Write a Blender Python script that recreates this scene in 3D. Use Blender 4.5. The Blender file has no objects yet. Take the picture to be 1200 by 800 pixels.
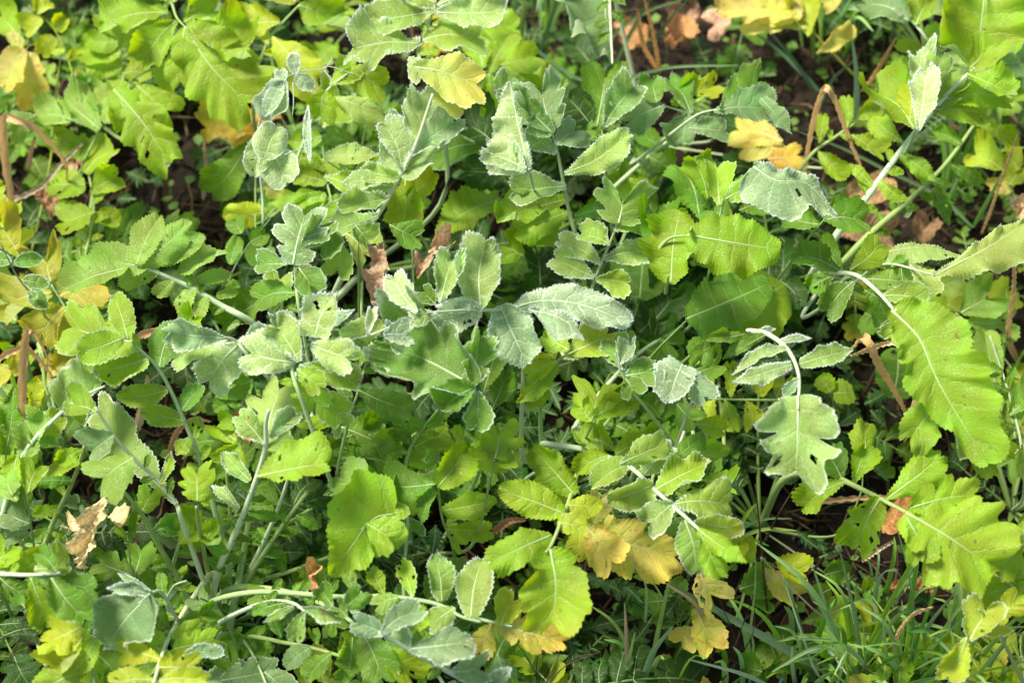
import bpy, math, random
import numpy as np
from mathutils import Vector
R = random.Random(7)
SC = bpy.context.scene
COL = SC.collection

# ------------------------------------------------------------ camera, world, sun, exposure
PITCH = math.radians(56); DIST = 1.75; LENS = 66.0
TGT = Vector((0, 0, 0.18))
CP = TGT + DIST*Vector((0, -math.cos(PITCH), math.sin(PITCH)))
cam = bpy.data.objects.new('camera', bpy.data.cameras.new('camera')); COL.objects.link(cam)
cam.location = CP; cam.rotation_euler = (math.pi/2-PITCH, 0, 0)
cam.data.lens = LENS; cam.data.sensor_width = 36; cam.data.clip_end = 200; cam.data.clip_start = .01
cam.data.dof.use_dof = True; cam.data.dof.focus_distance = 1.66; cam.data.dof.aperture_fstop = 4.5
SC.camera = cam
SUN_EL = math.radians(57); SUN_AZ = math.radians(-62)     # azimuth from +Y (away from the camera), negative to the left
w = bpy.data.worlds.new('World'); SC.world = w; w.use_nodes = True
sky = w.node_tree.nodes.new('ShaderNodeTexSky'); sky.sky_type = 'NISHITA'; sky.sun_disc = False
sky.sun_elevation = SUN_EL; sky.sun_rotation = SUN_AZ
bg = w.node_tree.nodes['Background']; bg.inputs[1].default_value = 0.12
wb = w.node_tree.nodes.new('ShaderNodeMix'); wb.data_type = 'RGBA'; wb.blend_type = 'MULTIPLY'; wb.inputs[0].default_value = 1; wb.inputs[7].default_value = (1, .93, .79, 1)   # hazy morning sky, warm white balance
w.node_tree.links.new(sky.outputs[0], wb.inputs[6]); w.node_tree.links.new(wb.outputs[2], bg.inputs[0])
sun = bpy.data.objects.new('sun', bpy.data.lights.new('sun', 'SUN')); COL.objects.link(sun)
sun.data.energy = 4.0; sun.data.angle = math.radians(18); sun.data.color = (1, .945, .82)
SD = Vector((math.sin(SUN_AZ)*math.cos(SUN_EL), math.cos(SUN_AZ)*math.cos(SUN_EL), math.sin(SUN_EL)))
sun.rotation_euler = SD.to_track_quat('Z', 'Y').to_euler()
SC.view_settings.view_transform = 'Standard'; SC.view_settings.look = 'None'; SC.view_settings.gamma = 1
SC.view_settings.exposure = 0.98
SC.cycles.max_bounces = 8; SC.cycles.transparent_max_bounces = 8

# ------------------------------------------------------------ from a direction of view to a place in the world
FW = np.array([0, math.cos(PITCH), -math.sin(PITCH)]); UPV = np.array([0, math.sin(PITCH), math.cos(PITCH)]); RT = np.array([1., 0, 0])
CPN = np.array(CP); K = 36/LENS/1200
def rays(p):
    p = np.asarray(p, float).reshape(-1, 2)
    return FW[None] + RT[None]*((p[:, 0:1]-600)*K) + UPV[None]*((400-p[:, 1:2])*K)
def at(x, y, z):                                   # point seen at (x, y) that lies at height z
    d = rays([(x, y)])[0]; return CPN + d*((z-CPN[2])/d[2])
def on_plane(p, o, n):
    d = rays(p); t = ((o-CPN)@n)/(d@n); return CPN + d*t[:, None]
def nrm(v): return v/max(np.linalg.norm(v), 1e-9)

# ------------------------------------------------------------ materials
def mat(name):
    m = bpy.data.materials.new(name); m.use_nodes = True
    nt = m.node_tree; nt.nodes.clear()
    def N(t, **k):
        n = nt.nodes.new(t)
        for a, b in k.items():
            if a == 'inp':
                for i, v in b.items():
                    if hasattr(v, 'node'): nt.links.new(v, n.inputs[i])
                    else: n.inputs[i].default_value = v
            else: setattr(n, a, b)
        return n
    return m, nt, N
def mathn(N, op, a, b=None, clamp=False):
    n = N('ShaderNodeMath', operation=op, use_clamp=clamp, inp={0: a} if b is None else {0: a, 1: b}); return n.outputs[0]
def mixc(N, f, a, b, bt='MIX'):
    n = N('ShaderNodeMix', data_type='RGBA', blend_type=bt, inp={0: f, 6: a, 7: b}); return n.outputs[2]
def ramp(N, f, a, b, c=0., d=1.):
    return N('ShaderNodeMapRange', inp={0: f, 1: a, 2: b, 3: c, 4: d}).outputs[0]

def leaf_material():
    m, nt, N = mat('leaf')
    oi = N('ShaderNodeObjectInfo'); col = oi.outputs['Color']; frost = oi.outputs['Alpha']
    rim = N('ShaderNodeAttribute', attribute_name='rim').outputs['Fac']
    dry = N('ShaderNodeAttribute', attribute_name='dry').outputs['Fac']
    uv = N('ShaderNodeUVMap'); sx = N('ShaderNodeSeparateXYZ', inp={0: uv.outputs[0]}); u, v = sx.outputs[0], sx.outputs[1]
    au = mathn(N, 'ABSOLUTE', u)
    tc = N('ShaderNodeNewGeometry').outputs['Position']
    n1 = N('ShaderNodeTexNoise', inp={'Vector': tc, 'Scale': 38., 'Detail': 3.}).outputs[0]
    n2 = N('ShaderNodeTexNoise', inp={'Vector': tc, 'Scale': 520., 'Detail': 3.}).outputs[0]
    n3 = N('ShaderNodeTexNoise', inp={'Vector': tc, 'Scale': 190., 'Detail': 3.}).outputs[0]
    # side veins: v runs in vein numbers, u from midrib to edge
    wob = mathn(N, 'MULTIPLY', mathn(N, 'SUBTRACT', n3, .5), .5)
    fv = mathn(N, 'FRACT', mathn(N, 'ADD', v, wob))
    dv = mathn(N, 'ABSOLUTE', mathn(N, 'SUBTRACT', fv, .5))            # 0 at the vein
    vein = mathn(N, 'MULTIPLY', ramp(N, dv, .01, .085, 1., 0.), ramp(N, au, .35, .95, 1., .15))
    mid = ramp(N, au, .02, .07, 1., 0.)
    vein = mathn(N, 'MAXIMUM', vein, mid)
    vor = N('ShaderNodeTexVoronoi', feature='DISTANCE_TO_EDGE', inp={'Vector': tc, 'Scale': 330.}).outputs[0]
    net = ramp(N, vor, 0., .12, 1., 0.)
    quilt = N('ShaderNodeMath', operation='SINE', inp={0: mathn(N, 'MULTIPLY', dv, 3.1416)}).outputs[0]
    # colour
    hsv = N('ShaderNodeHueSaturation', inp={'Hue': ramp(N, n1, .3, .7, .485, .515), 'Saturation': 1.0, 'Value': ramp(N, n1, .25, .75, .72, 1.25), 'Color': col})
    c = hsv.outputs[0]
    pale = mixc(N, .5, c, (.55, .66, .25, 1))
    c = mixc(N, mathn(N, 'MULTIPLY', vein, .42), c, pale)
    c = mixc(N, mathn(N, 'MULTIPLY', net, .08), c, pale)
    dryc = mixc(N, ramp(N, n3, .38, .62), (.76, .46, .10, 1), (.38, .20, .08, 1))
    dmask = ramp(N, mathn(N, 'ADD', dry, mathn(N, 'MULTIPLY', mathn(N, 'SUBTRACT', n1, .5), .9)), .45, .75)
    dmask = mathn(N, 'MULTIPLY', dmask, ramp(N, dry, 0., .15))
    yel = mixc(N, ramp(N, dry, .1, .6), c, (.82, .62, .09, 1)); c = mixc(N, mathn(N, 'MULTIPLY', dmask, .8), yel, dryc)
    spot = ramp(N, N('ShaderNodeTexNoise', inp={'Vector': tc, 'Scale': 120., 'Detail': 1.}).outputs[0], .735, .76)
    c = mixc(N, mathn(N, 'MULTIPLY', spot, .6), c, (.22, .12, .04, 1))
    sp = N('ShaderNodeSeparateColor', inp={0: col}); isy = ramp(N, mathn(N, 'SUBTRACT', sp.outputs[0], sp.outputs[1]), -.02, .05)
    c = mixc(N, mathn(N, 'MULTIPLY', mathn(N, 'MULTIPLY', isy, .65), ramp(N, mathn(N, 'ADD', n1, mathn(N, 'MULTIPLY', vein, .12)), .5, .64)), c, (.42, .50, .04, 1))
    c = mixc(N, mathn(N, 'MULTIPLY', mathn(N, 'MULTIPLY', isy, .55), ramp(N, N('ShaderNodeTexNoise', inp={'Vector': tc, 'Scale': 95., 'Detail': 4.}).outputs[0], .60, .68)), c, (.45, .22, .06, 1))
    geo = N('ShaderNodeNewGeometry').outputs['Backfacing']
    under = mixc(N, .45, c, (.42, .54, .34, 1)); c = mixc(N, geo, c, under)
    # frost: hoar on the surface, thick on the margin
    fs = mathn(N, 'MULTIPLY', frost, ramp(N, n2, .38, .64, .5, 1.25))
    fs = mathn(N, 'MULTIPLY', fs, ramp(N, n1, .3, .7, .55, 1.05))
    fs = mathn(N, 'MULTIPLY', fs, ramp(N, vein, 0., 1., .85, 1.15))
    fs = mathn(N, 'MULTIPLY', fs, ramp(N, au, .1, .95, .6, 1.3))
    fr = mathn(N, 'MULTIPLY', mathn(N, 'MULTIPLY', ramp(N, rim, .5, .95), ramp(N, frost, .16, .5, 0., 1.)), ramp(N, n3, .35, .58, .25, 1.))
    fs = mathn(N, 'ADD', fs, mathn(N, 'MULTIPLY', vein, ramp(N, frost, .35, .7, 0., .35)))
    ff = mathn(N, 'MINIMUM', mathn(N, 'MAXIMUM', mathn(N, 'MULTIPLY', fs, ramp(N, frost, .33, .62, .14, .74)), fr), .9)
    c = mixc(N, ff, c, (.90, .95, .76, 1))
    hgt = mathn(N, 'ADD', mathn(N, 'MULTIPLY', quilt, .5), mathn(N, 'MULTIPLY', net, -.25))
    hgt = mathn(N, 'ADD', hgt, mathn(N, 'MULTIPLY', vein, -.5))
    hgt = mathn(N, 'ADD', hgt, mathn(N, 'MULTIPLY', mathn(N, 'MULTIPLY', n2, ff), .9))
    hgt = mathn(N, 'ADD', hgt, mathn(N, 'MULTIPLY', n3, .5))
    bump = N('ShaderNodeBump', inp={'Strength': .55, 'Distance': .0016, 'Height': hgt})
    pr = N('ShaderNodeBsdfPrincipled', inp={'Base Color': c, 'Roughness': mathn(N, 'ADD', .42, mathn(N, 'MULTIPLY', ff, .45)), 'Normal': bump.outputs[0], 'Specular IOR Level': .3})
    tcx = N('ShaderNodeHueSaturation', inp={'Hue': .487, 'Saturation': 1.1, 'Value': 1.5, 'Color': c}).outputs[0]
    tr = N('ShaderNodeBsdfTranslucent', inp={'Color': tcx, 'Normal': bump.outputs[0]})
    mx = N('ShaderNodeMixShader', inp={0: ramp(N, ff, 0., 1., .46, .32), 1: pr.outputs[0], 2: tr.outputs[0]})
    N('ShaderNodeOutputMaterial', inp={0: mx.outputs[0]})
    return m
def plain_material(name, color=None, rough=.55, scale=150., var=.35, trans=0., bump=.4, c2=None, stretch=None, frosty=False, dist=.001, pale=0.):
    m, nt, N = mat(name)
    oi = N('ShaderNodeObjectInfo')
    base = oi.outputs['Color'] if color is None else N('ShaderNodeRGB').outputs[0]
    if color is not None: base.default_value = (*color, 1)
    tc = N('ShaderNodeNewGeometry').outputs['Position']
    if stretch:
        uv = N('ShaderNodeUVMap'); tc = N('ShaderNodeMapping', inp={0: uv.outputs[0], 3: stretch}).outputs[0]
    n = N('ShaderNodeTexNoise', inp={'Vector': tc, 'Scale': scale, 'Detail': 5.}).outputs[0]
    nb = N('ShaderNodeTexNoise', inp={'Vector': N('ShaderNodeNewGeometry').outputs['Position'], 'Scale': 30., 'Detail': 3.}).outputs[0]
    c = N('ShaderNodeHueSaturation', inp={'Value': ramp(N, n, .25, .75, 1-var, 1+var), 'Color': base}).outputs[0]
    if pale: c = mixc(N, pale, c, (.55, .66, .36, 1))
    if c2: c = mixc(N, ramp(N, nb, .4, .6), c, (*c2, 1))
    if frosty:
        n9 = N('ShaderNodeTexNoise', inp={'Vector': N('ShaderNodeNewGeometry').outputs['Position'], 'Scale': 900.}).outputs[0]
        c = mixc(N, mathn(N, 'MULTIPLY', oi.outputs['Alpha'], ramp(N, n9, .3, .7, .4, 1.)), c, (.72, .82, .74, 1))
    b = N('ShaderNodeBump', inp={'Strength': bump, 'Distance': dist, 'Height': n})
    pr = N('ShaderNodeBsdfPrincipled', inp={'Base Color': c, 'Roughness': rough, 'Specular IOR Level': .22, 'Normal': b.outputs[0]})
    out = pr.outputs[0]
    if trans:
        t = N('ShaderNodeBsdfTranslucent', inp={'Color': c}); out = N('ShaderNodeMixShader', inp={0: trans, 1: out, 2: t.outputs[0]}).outputs[0]
    N('ShaderNodeOutputMaterial', inp={0: out}); return m
M_LEAF = leaf_material()
M_STALK = plain_material('stalk', rough=.5, scale=5., var=.24, trans=.12, bump=.8, stretch=(9, 1.1, 1), frosty=True)
M_RIB = plain_material('midrib', rough=.5, scale=8., var=.12, trans=.15, bump=.2, stretch=(40, 2, 1), frosty=True, pale=.5)
M_ICE = plain_material('frost_crystals', (.86, .92, .93), rough=.35, var=.1, trans=.35, bump=0)
M_GRASS = plain_material('grass_blade', rough=.42, scale=6., var=.3, trans=.35, bump=.5, stretch=(12, .5, 1), frosty=True)
M_DEAD = plain_material('withered_leaf', rough=.7, scale=7., var=.32, trans=.25, bump=.35, stretch=(9, 1.2, 1), dist=.0015)
M_CRUMP = plain_material('crumpled_leaf', rough=.85, scale=260., var=.5, trans=.15, bump=1., dist=.002)
M_STRAW = plain_material('straw', (.13, .08, .04), rough=.8, scale=60., var=.7, c2=(.03, .018, .011))
M_SEED = plain_material('low_weed_leaf', (.10, .20, .035), rough=.5, scale=90., var=.4, trans=.3, c2=(.16, .26, .04))
M_SOIL = plain_material('soil', (.014, .010, .007), rough=.95, scale=60., var=.6, bump=1., c2=(.026, .017, .011), dist=.01)
def drop_material():
    m, nt, N = mat('water_drop')
    pr = N('ShaderNodeBsdfPrincipled', inp={'Base Color': (.95, 1, .97, 1), 'Roughness': .03, 'IOR': 1.33, 'Transmission Weight': .95})
    N('ShaderNodeOutputMaterial', inp={0: pr.outputs[0]}); return m
M_DROP = drop_material()

# ------------------------------------------------------------ object helpers
def mesh_obj(name, V, F, mats, parent=None, color=None, smooth=True, mi=None, uv=None, attrs=None):
    me = bpy.data.meshes.new(name); me.from_pydata([tuple(map(float, p)) for p in V], [], F)
    for m in mats: me.materials.append(m)
    if mi is not None: me.polygons.foreach_set('material_index', mi)
    me.polygons.foreach_set('use_smooth', [smooth]*len(me.polygons))
    if uv is not None:
        lay = me.uv_layers.new(name='UVMap'); li = np.empty(len(me.loops), np.int32); me.loops.foreach_get('vertex_index', li)
        lay.data.foreach_set('uv', np.asarray(uv, np.float32)[li].ravel())
    for k, a in (attrs or {}).items():
        at_ = me.attributes.new(k, 'FLOAT', 'POINT'); at_.data.foreach_set('value', np.asarray(a, np.float32))
    o = bpy.data.objects.new(name, me); COL.objects.link(o)
    if parent: o.parent = parent
    if color is not None: o.color = color
    return o
def tag(o, label=None, cat=None, group=None, kind=None):
    for k, v in (('label', label), ('category', cat), ('group', group), ('kind', kind)):
        if v: o[k] = v
    return o
class MB:                                            # gathers geometry, then becomes ONE mesh; origin o
    def __init__(s): s.V = []; s.F = []; s.mi = []; s.uv = []; s.rim = []; s.dry = []; s.n = 0
    def add(s, V, F, m=0, uv=None, rim=None, dry=None):
        V = np.asarray(V, float); k = len(V); s.V.append(V)
        s.F += [tuple(i+s.n for i in f) for f in F]; s.mi += [m]*len(F)
        s.uv.append(np.zeros((k, 2)) if uv is None else uv)
        s.rim.append(np.zeros(k) if rim is None else rim); s.dry.append(np.zeros(k) if dry is None else dry); s.n += k
    def build(s, name, mats, parent=None, color=None, org=None):
        V = np.concatenate(s.V); o0 = V[0].copy() if org is None else np.asarray(org, float)
        par = np.zeros(3)
        p = parent
        while p is not None: par = par+np.array(p.location); p = p.parent
        o = mesh_obj(name, V-o0, s.F, mats, parent, color, True, s.mi, np.concatenate(s.uv), {'rim': np.concatenate(s.rim), 'dry': np.concatenate(s.dry)})
        o.location = o0-par
        return o
def spline(P, n):
    P = np.asarray(P, float)
    if len(P) == 2: return P[0]+(P[1]-P[0])*np.linspace(0, 1, n)[:, None]
    Q = np.vstack([2*P[0]-P[1], P, 2*P[-1]-P[-2]]); seg = len(P)-1
    out = []
    for x in np.linspace(0, seg, n):
        i = min(int(x), seg-1); t = x-i; a, b, c, d = Q[i:i+4]
        out.append(.5*((2*b)+(-a+c)*t+(2*a-5*b+4*c-d)*t*t+(-a+3*b-3*c+d)*t**3))
    return np.array(out)
def tube(P, r0, r1, ns=7, n=None, flat=1., power=1.):   # tapered tube through 3D points -> V, F, uv
    n = n or max(6, 5*len(P)); C = spline(P, n); T = np.gradient(C, axis=0)
    V = []; uv = []
    up = np.array([0.13, .21, 1.]); 
    for i in range(n):
        t = nrm(T[i]); a = nrm(np.cross(t, up)); b = np.cross(a, t); f = i/(n-1); r = r0+(r1-r0)*f**power
        for k in range(ns):
            g = 2*math.pi*k/ns; V.append(C[i]+a*math.cos(g)*r+b*math.sin(g)*r*flat); uv.append((k/ns, f*4))
    F = [(i*ns+k, i*ns+(k+1) % ns, (i+1)*ns+(k+1) % ns, (i+1)*ns+k) for i in range(n-1) for k in range(ns)]
    F += [tuple(range(ns))[::-1], tuple((n-1)*ns+k for k in range(ns))]
    return np.array(V), F, np.array(uv)

# ------------------------------------------------------------ leaf blades
def prof(sh, t):
    s = lambda x, p: np.sin(np.pi*np.clip(x, 0, 1))**p
    if sh == 'o': return .10*(1-t)+s(t**.85, .75)
    if sh == 'b': return .10*(1-t)+s(t**1.45, .7)
    if sh == 'w': return .3*(1-t)**2+s(t**.62, .75)           # broad near the base
    if sh == 'r': return np.sqrt(np.clip(1-(2*t-1)**2, 0, 1))
    if sh == 'v': return np.clip(t/.1, 0, 1)**.5*(1-t)**.62
    if sh == 'n': return (.35+.65*s(t*.9+.05, 1))*np.clip((1-t)/.22, 0, 1)**.6
    if sh == 't': return (.16*(1-t)+s(t**1.1, .62))
    if sh == 'd': return (.05+s(t**1.2, .8))
    return s(t, .7)
def blade(midp, wl, wr, sh, rnd, unit, tooth=3.9, tamp=1.0, lobes=None, cup=.15, wave=.10, droop=.1, dry=0., roll=0., stx=1.):
    wl *= 1.14; wr *= 1.14
    """returns 2-D grid (x,y), height h, uv, rim, dry.   lengths in the unit of midp;  unit = metres per that unit"""
    midp = np.asarray(midp, float); q = .00082/unit     # q: local units per reference pixel
    L = np.linalg.norm(np.diff(midp, axis=0), axis=1).sum(); W = max(wl, wr)
    for it in range(2):
        nt = int(np.clip(stx*1.15*L/(tooth*q), 4, 42)); N = nt*3+1; M = 4
        s = np.linspace(0, 1, N); t = s-.054*np.sin(2*np.pi*s)+.006*np.sin(s*37+midp[0][0])*np.sin(np.pi*s)
        C = spline(midp, N) if len(midp) > 2 else midp[0]+(midp[1]-midp[0])*t[:, None]
        T = np.gradient(C, axis=0); T /= np.linalg.norm(T, axis=1)[:, None]+1e-9
        Pp = np.stack([-T[:, 1], T[:, 0]], 1)         # to one side
        A = -.22+1.38*t**.95 if sh not in 'dnr' else np.full(N, .25)
        if sh == 'r': A = -.3+.55*t
        if sh == 'v': A = np.full(N, .1)
        if sh == 'd': A = np.full(N, -.35)
        sides = []; edge = []
        st = rnd.getstate()
        for sg, ww in ((-1, wl), (1, wr)):
            p = prof(sh, t)*ww/np.clip(np.cos(A), .45, 1)**.75
            if sh == 't' or lobes:
                ls = lobes or [(.30+rnd.uniform(-.05, .05), .50), (.60+rnd.uniform(-.06, .06), .32)]
                for c, d in ls: p = p*(1-d*np.exp(-((t-c)/.045)**2))
            if sh == 'd':
                k = 5; fr = (t*k+.15*sg) % 1; p = p*(.28+.72*(1-fr)**1.3*(1-.3*rnd.random()))
            amp = np.repeat([rnd.uniform(.6, 1.25) for _ in range(nt+1)], 3)[:N]
            pat = np.tile([0, .55, 1.], nt+1)[:N]
            tt = (pat-.4)*amp*tamp*2.0*q*min(1, W/(16*q))*np.clip(p/(.25*ww+1e-6), .0, 1)
            low = sum(rnd.uniform(.02, .06)*np.sin(t*f*6.3+rnd.uniform(0, 6)) for f in (1.3, 2.7, 4.6))
            low = (0 if sh in 'ro' else low)+rnd.uniform(.01, .05)*np.sin(t*rnd.uniform(9, 20)+rnd.uniform(0, 6))
            p = np.clip(p*(1+low)+tt, 0.02*W, None); p[-1] = .01*W
            dirv = Pp*sg*np.cos(A)[:, None]+T*np.sin(A)[:, None]
            sides.append((p, dirv))
        far = max(((C[i]+sides[k][1][i]*sides[k][0][i]-midp[0])@(midp[-1]-midp[0])/(np.linalg.norm(midp[-1]-midp[0])) for k in (0, 1) for i in range(N)))
        l0 = np.linalg.norm(midp[-1]-midp[0])
        if it == 0 and far > l0*1.01:
            f = max(.5, 1-(far-l0)/l0*.9); midp = midp[0]+(midp-midp[0])*f; L *= f; rnd.setstate(st)
    nv = max(3, int(round(L/(11*q+.24*W))))
    ph = [rnd.uniform(0, 6.3) for _ in range(4)]
    twist = rnd.gauss(0, .35); curl = rnd.choice([0, .7, 1.8, -1.3, 2.6])
    X = []; H = []; UV = []; RM = []; DR = []
    cols = np.concatenate([-np.linspace(1, 0, M+1), np.linspace(0, 1, M+1)[1:]])
    for u in cols:
        sd = 0 if u < 0 else 1; p, dv = sides[sd]; a = abs(u)
        X.append(C+dv*(p*a)[:, None])
        fr = 2*math.pi*(L/(38*q)); 
        h = cup*W*(a**1.4)*(p/(W+1e-9))+wave*W*(a**2)*np.sin(fr*t+ph[sd])*1.0+.5*wave*W*(a**3)*np.sin(2.3*fr*t+ph[sd+2])
        h = h+twist*u*W*(t-.3)*(p/(W+1e-9))+curl*W*np.clip(a-.55, 0, 1)**2*(p/(W+1e-9))*(1+np.sin(fr*1.3*t+ph[sd+1]))
        h = h-droop*L*t**2+roll*u*W*(p/(W+1e-9))+.05*L*np.sin(t*np.pi)
        H.append(h)
        UV.append(np.stack([np.full(N, u), t*nv], 1)); RM.append(np.clip(1-(1-a)*p/(4.2*q), 0, 1)*(p > .03*W)); 
        DR.append(np.clip(dry*(t*.9+.35*a)-.0, 0, 1.3))
    nc = len(cols); X = np.array(X); H = np.array(H)
    F = [(c*N+i, (c+1)*N+i, (c+1)*N+i+1, c*N+i+1) for c in range(nc-1) for i in range(N-1)]
    if M == 4 and L > 26*q and rnd.random() < .22 and sh != 'd':
        bad = set()
        for _ in range(rnd.randint(1, 3)):
            c_ = rnd.choice([1, 2, 5, 6]); i_ = rnd.randint(int(N*.25), int(N*.8)); bad |= {c_*(N-1)+i_+k for k in range(rnd.randint(1, 3))}
        F = [f for k, f in enumerate(F) if k not in bad]
    return dict(X=X.reshape(-1, 2), h=H.ravel(), F=F, uv=np.concatenate(UV), rim=np.concatenate(RM), dry=np.concatenate(DR), N=N, nc=nc, M=M, L=L, q=q)
def leaflet_mb(mb, B, tomap, Nn, unit, frost, rnd, rib=1., flip=False, ice=True, jag=1.):
    V = tomap(B['X'])+Nn[None]*(B['h']*unit)[:, None]
    F = B['F'] if not flip else [f[::-1] for f in B['F']]
    mb.add(V, F, 0, B['uv'], B['rim'], B['dry'])
    N = B['N']; M = B['M']
    c = V[M*N:(M+1)*N]
    sgn = -1 if flip else 1
    if rib > 0:
        idx = np.linspace(0, int(N*.93), 9).astype(int); P = c[idx]-Nn*sgn*.0002
        v, f, uv = tube(P, .0009*rib, .0002, 5, 12); mb.add(v, f, 1, uv)
    if ice and frost > .2:
        vs = []; fs = []; k = 0
        for e, inn in ((0, 1), (B['nc']-1, B['nc']-2)):
            E = V[e*N:(e+1)*N]; I = V[inn*N:(inn+1)*N]
            for i in range(N):
                out = nrm(E[i]-I[i]+1e-9)
                for _ in range((rnd.random() < .4+frost*1.6)+(frost > .32)+(frost > .5)):
                    j = min(i+1, N-1); b = E[i]+(E[j]-E[i])*rnd.random()-out*rnd.uniform(0, .0012)
                    d = nrm(out*rnd.uniform(.4, 1.2)+Nn*sgn*rnd.uniform(-.1, 1.)+np.array([rnd.uniform(-.7, .7) for _ in range(3)]))
                    l = rnd.uniform(.0006, .0019)*(.6+.6*frost)*(1.35 if frost > .5 else 1); a = nrm(np.cross(d, Nn+.01))*.0003; bb = nrm(np.cross(d, a))*.0003
                    vs += [b+a, b-a*.5+bb, b-a*.5-bb, b+d*l]; fs += [(k, k+1, k+3), (k+1, k+2, k+3), (k+2, k, k+3)]; k += 4
        if frost > .45:
            for _ in range(int(len(V)*.35*frost)):
                b = V[rnd.randrange(len(V))]*.5+V[rnd.randrange(len(V))]*.5 if False else V[rnd.randrange(len(V))]
                b = b+np.array([rnd.uniform(-.001, .001) for _ in range(3)]); d = nrm(Nn*sgn+np.array([rnd.uniform(-.8, .8) for _ in range(3)]))
                a = nrm(np.cross(d, [.3, .5, .1]))*.0003; bb = nrm(np.cross(d, a))*.0003
                vs += [b+a, b-a*.5+bb, b-a*.5-bb, b+d*rnd.uniform(.0005, .0011)]; fs += [(k, k+1, k+3), (k+1, k+2, k+3), (k+2, k, k+3)]; k += 4
        mb.add(np.array(vs), fs, 2)

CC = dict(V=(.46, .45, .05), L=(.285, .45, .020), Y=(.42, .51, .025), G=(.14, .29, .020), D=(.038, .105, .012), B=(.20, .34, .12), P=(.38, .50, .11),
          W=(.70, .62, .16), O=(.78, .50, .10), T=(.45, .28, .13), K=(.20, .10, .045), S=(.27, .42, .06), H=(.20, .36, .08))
LM = [M_LEAF, M_RIB, M_ICE]
TILE = {c: ((i % 3)*400, (i//3)*266.7, 3.) for i, c in enumerate('ABCDEFGHI')}
TILE.update(X=(660, 480, 3.64), Q=(260, 300, 3.64), Z=(300, 560, 3.335), U=(0, 0, 1.))
PL = {}
def plant(key, name, crown, label, group='leafy radish plants growing together', cat='plant'):
    p = at(*crown, 0.012); o = bpy.data.objects.new(name, None); COL.objects.link(o); o.location = p
    o.empty_display_size = .05
    tag(o, label, cat, group); PL[key] = o; return o
SC_ = dict(S=(.38, .52, .17), P=(.60, .70, .40), H=(.22, .36, .09), Y=(.40, .45, .06))
def jitcol(c, rnd, a=.10):
    k = 1+rnd.uniform(-a, a); h = rnd.uniform(-a, a)*.7
    return (min(1, c[0]*k*(1+h)), min(1, c[1]*k), min(1, c[2]*k*(1-h)))
def near_z(P2, Z, x, y):
    best = (1e9, Z[0])
    for i in range(len(P2)-1):
        a, b = P2[i], P2[i+1]; d = b-a; t = np.clip(((x-a[0])*d[0]+(y-a[1])*d[1])/(d@d+1e-9), 0, 1); q = a+d*t
        e = (x-q[0])**2+(y-q[1])**2
        if e < best[0]: best = (e, Z[i]+(Z[i+1]-Z[i])*t)
    return best[1]
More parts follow.
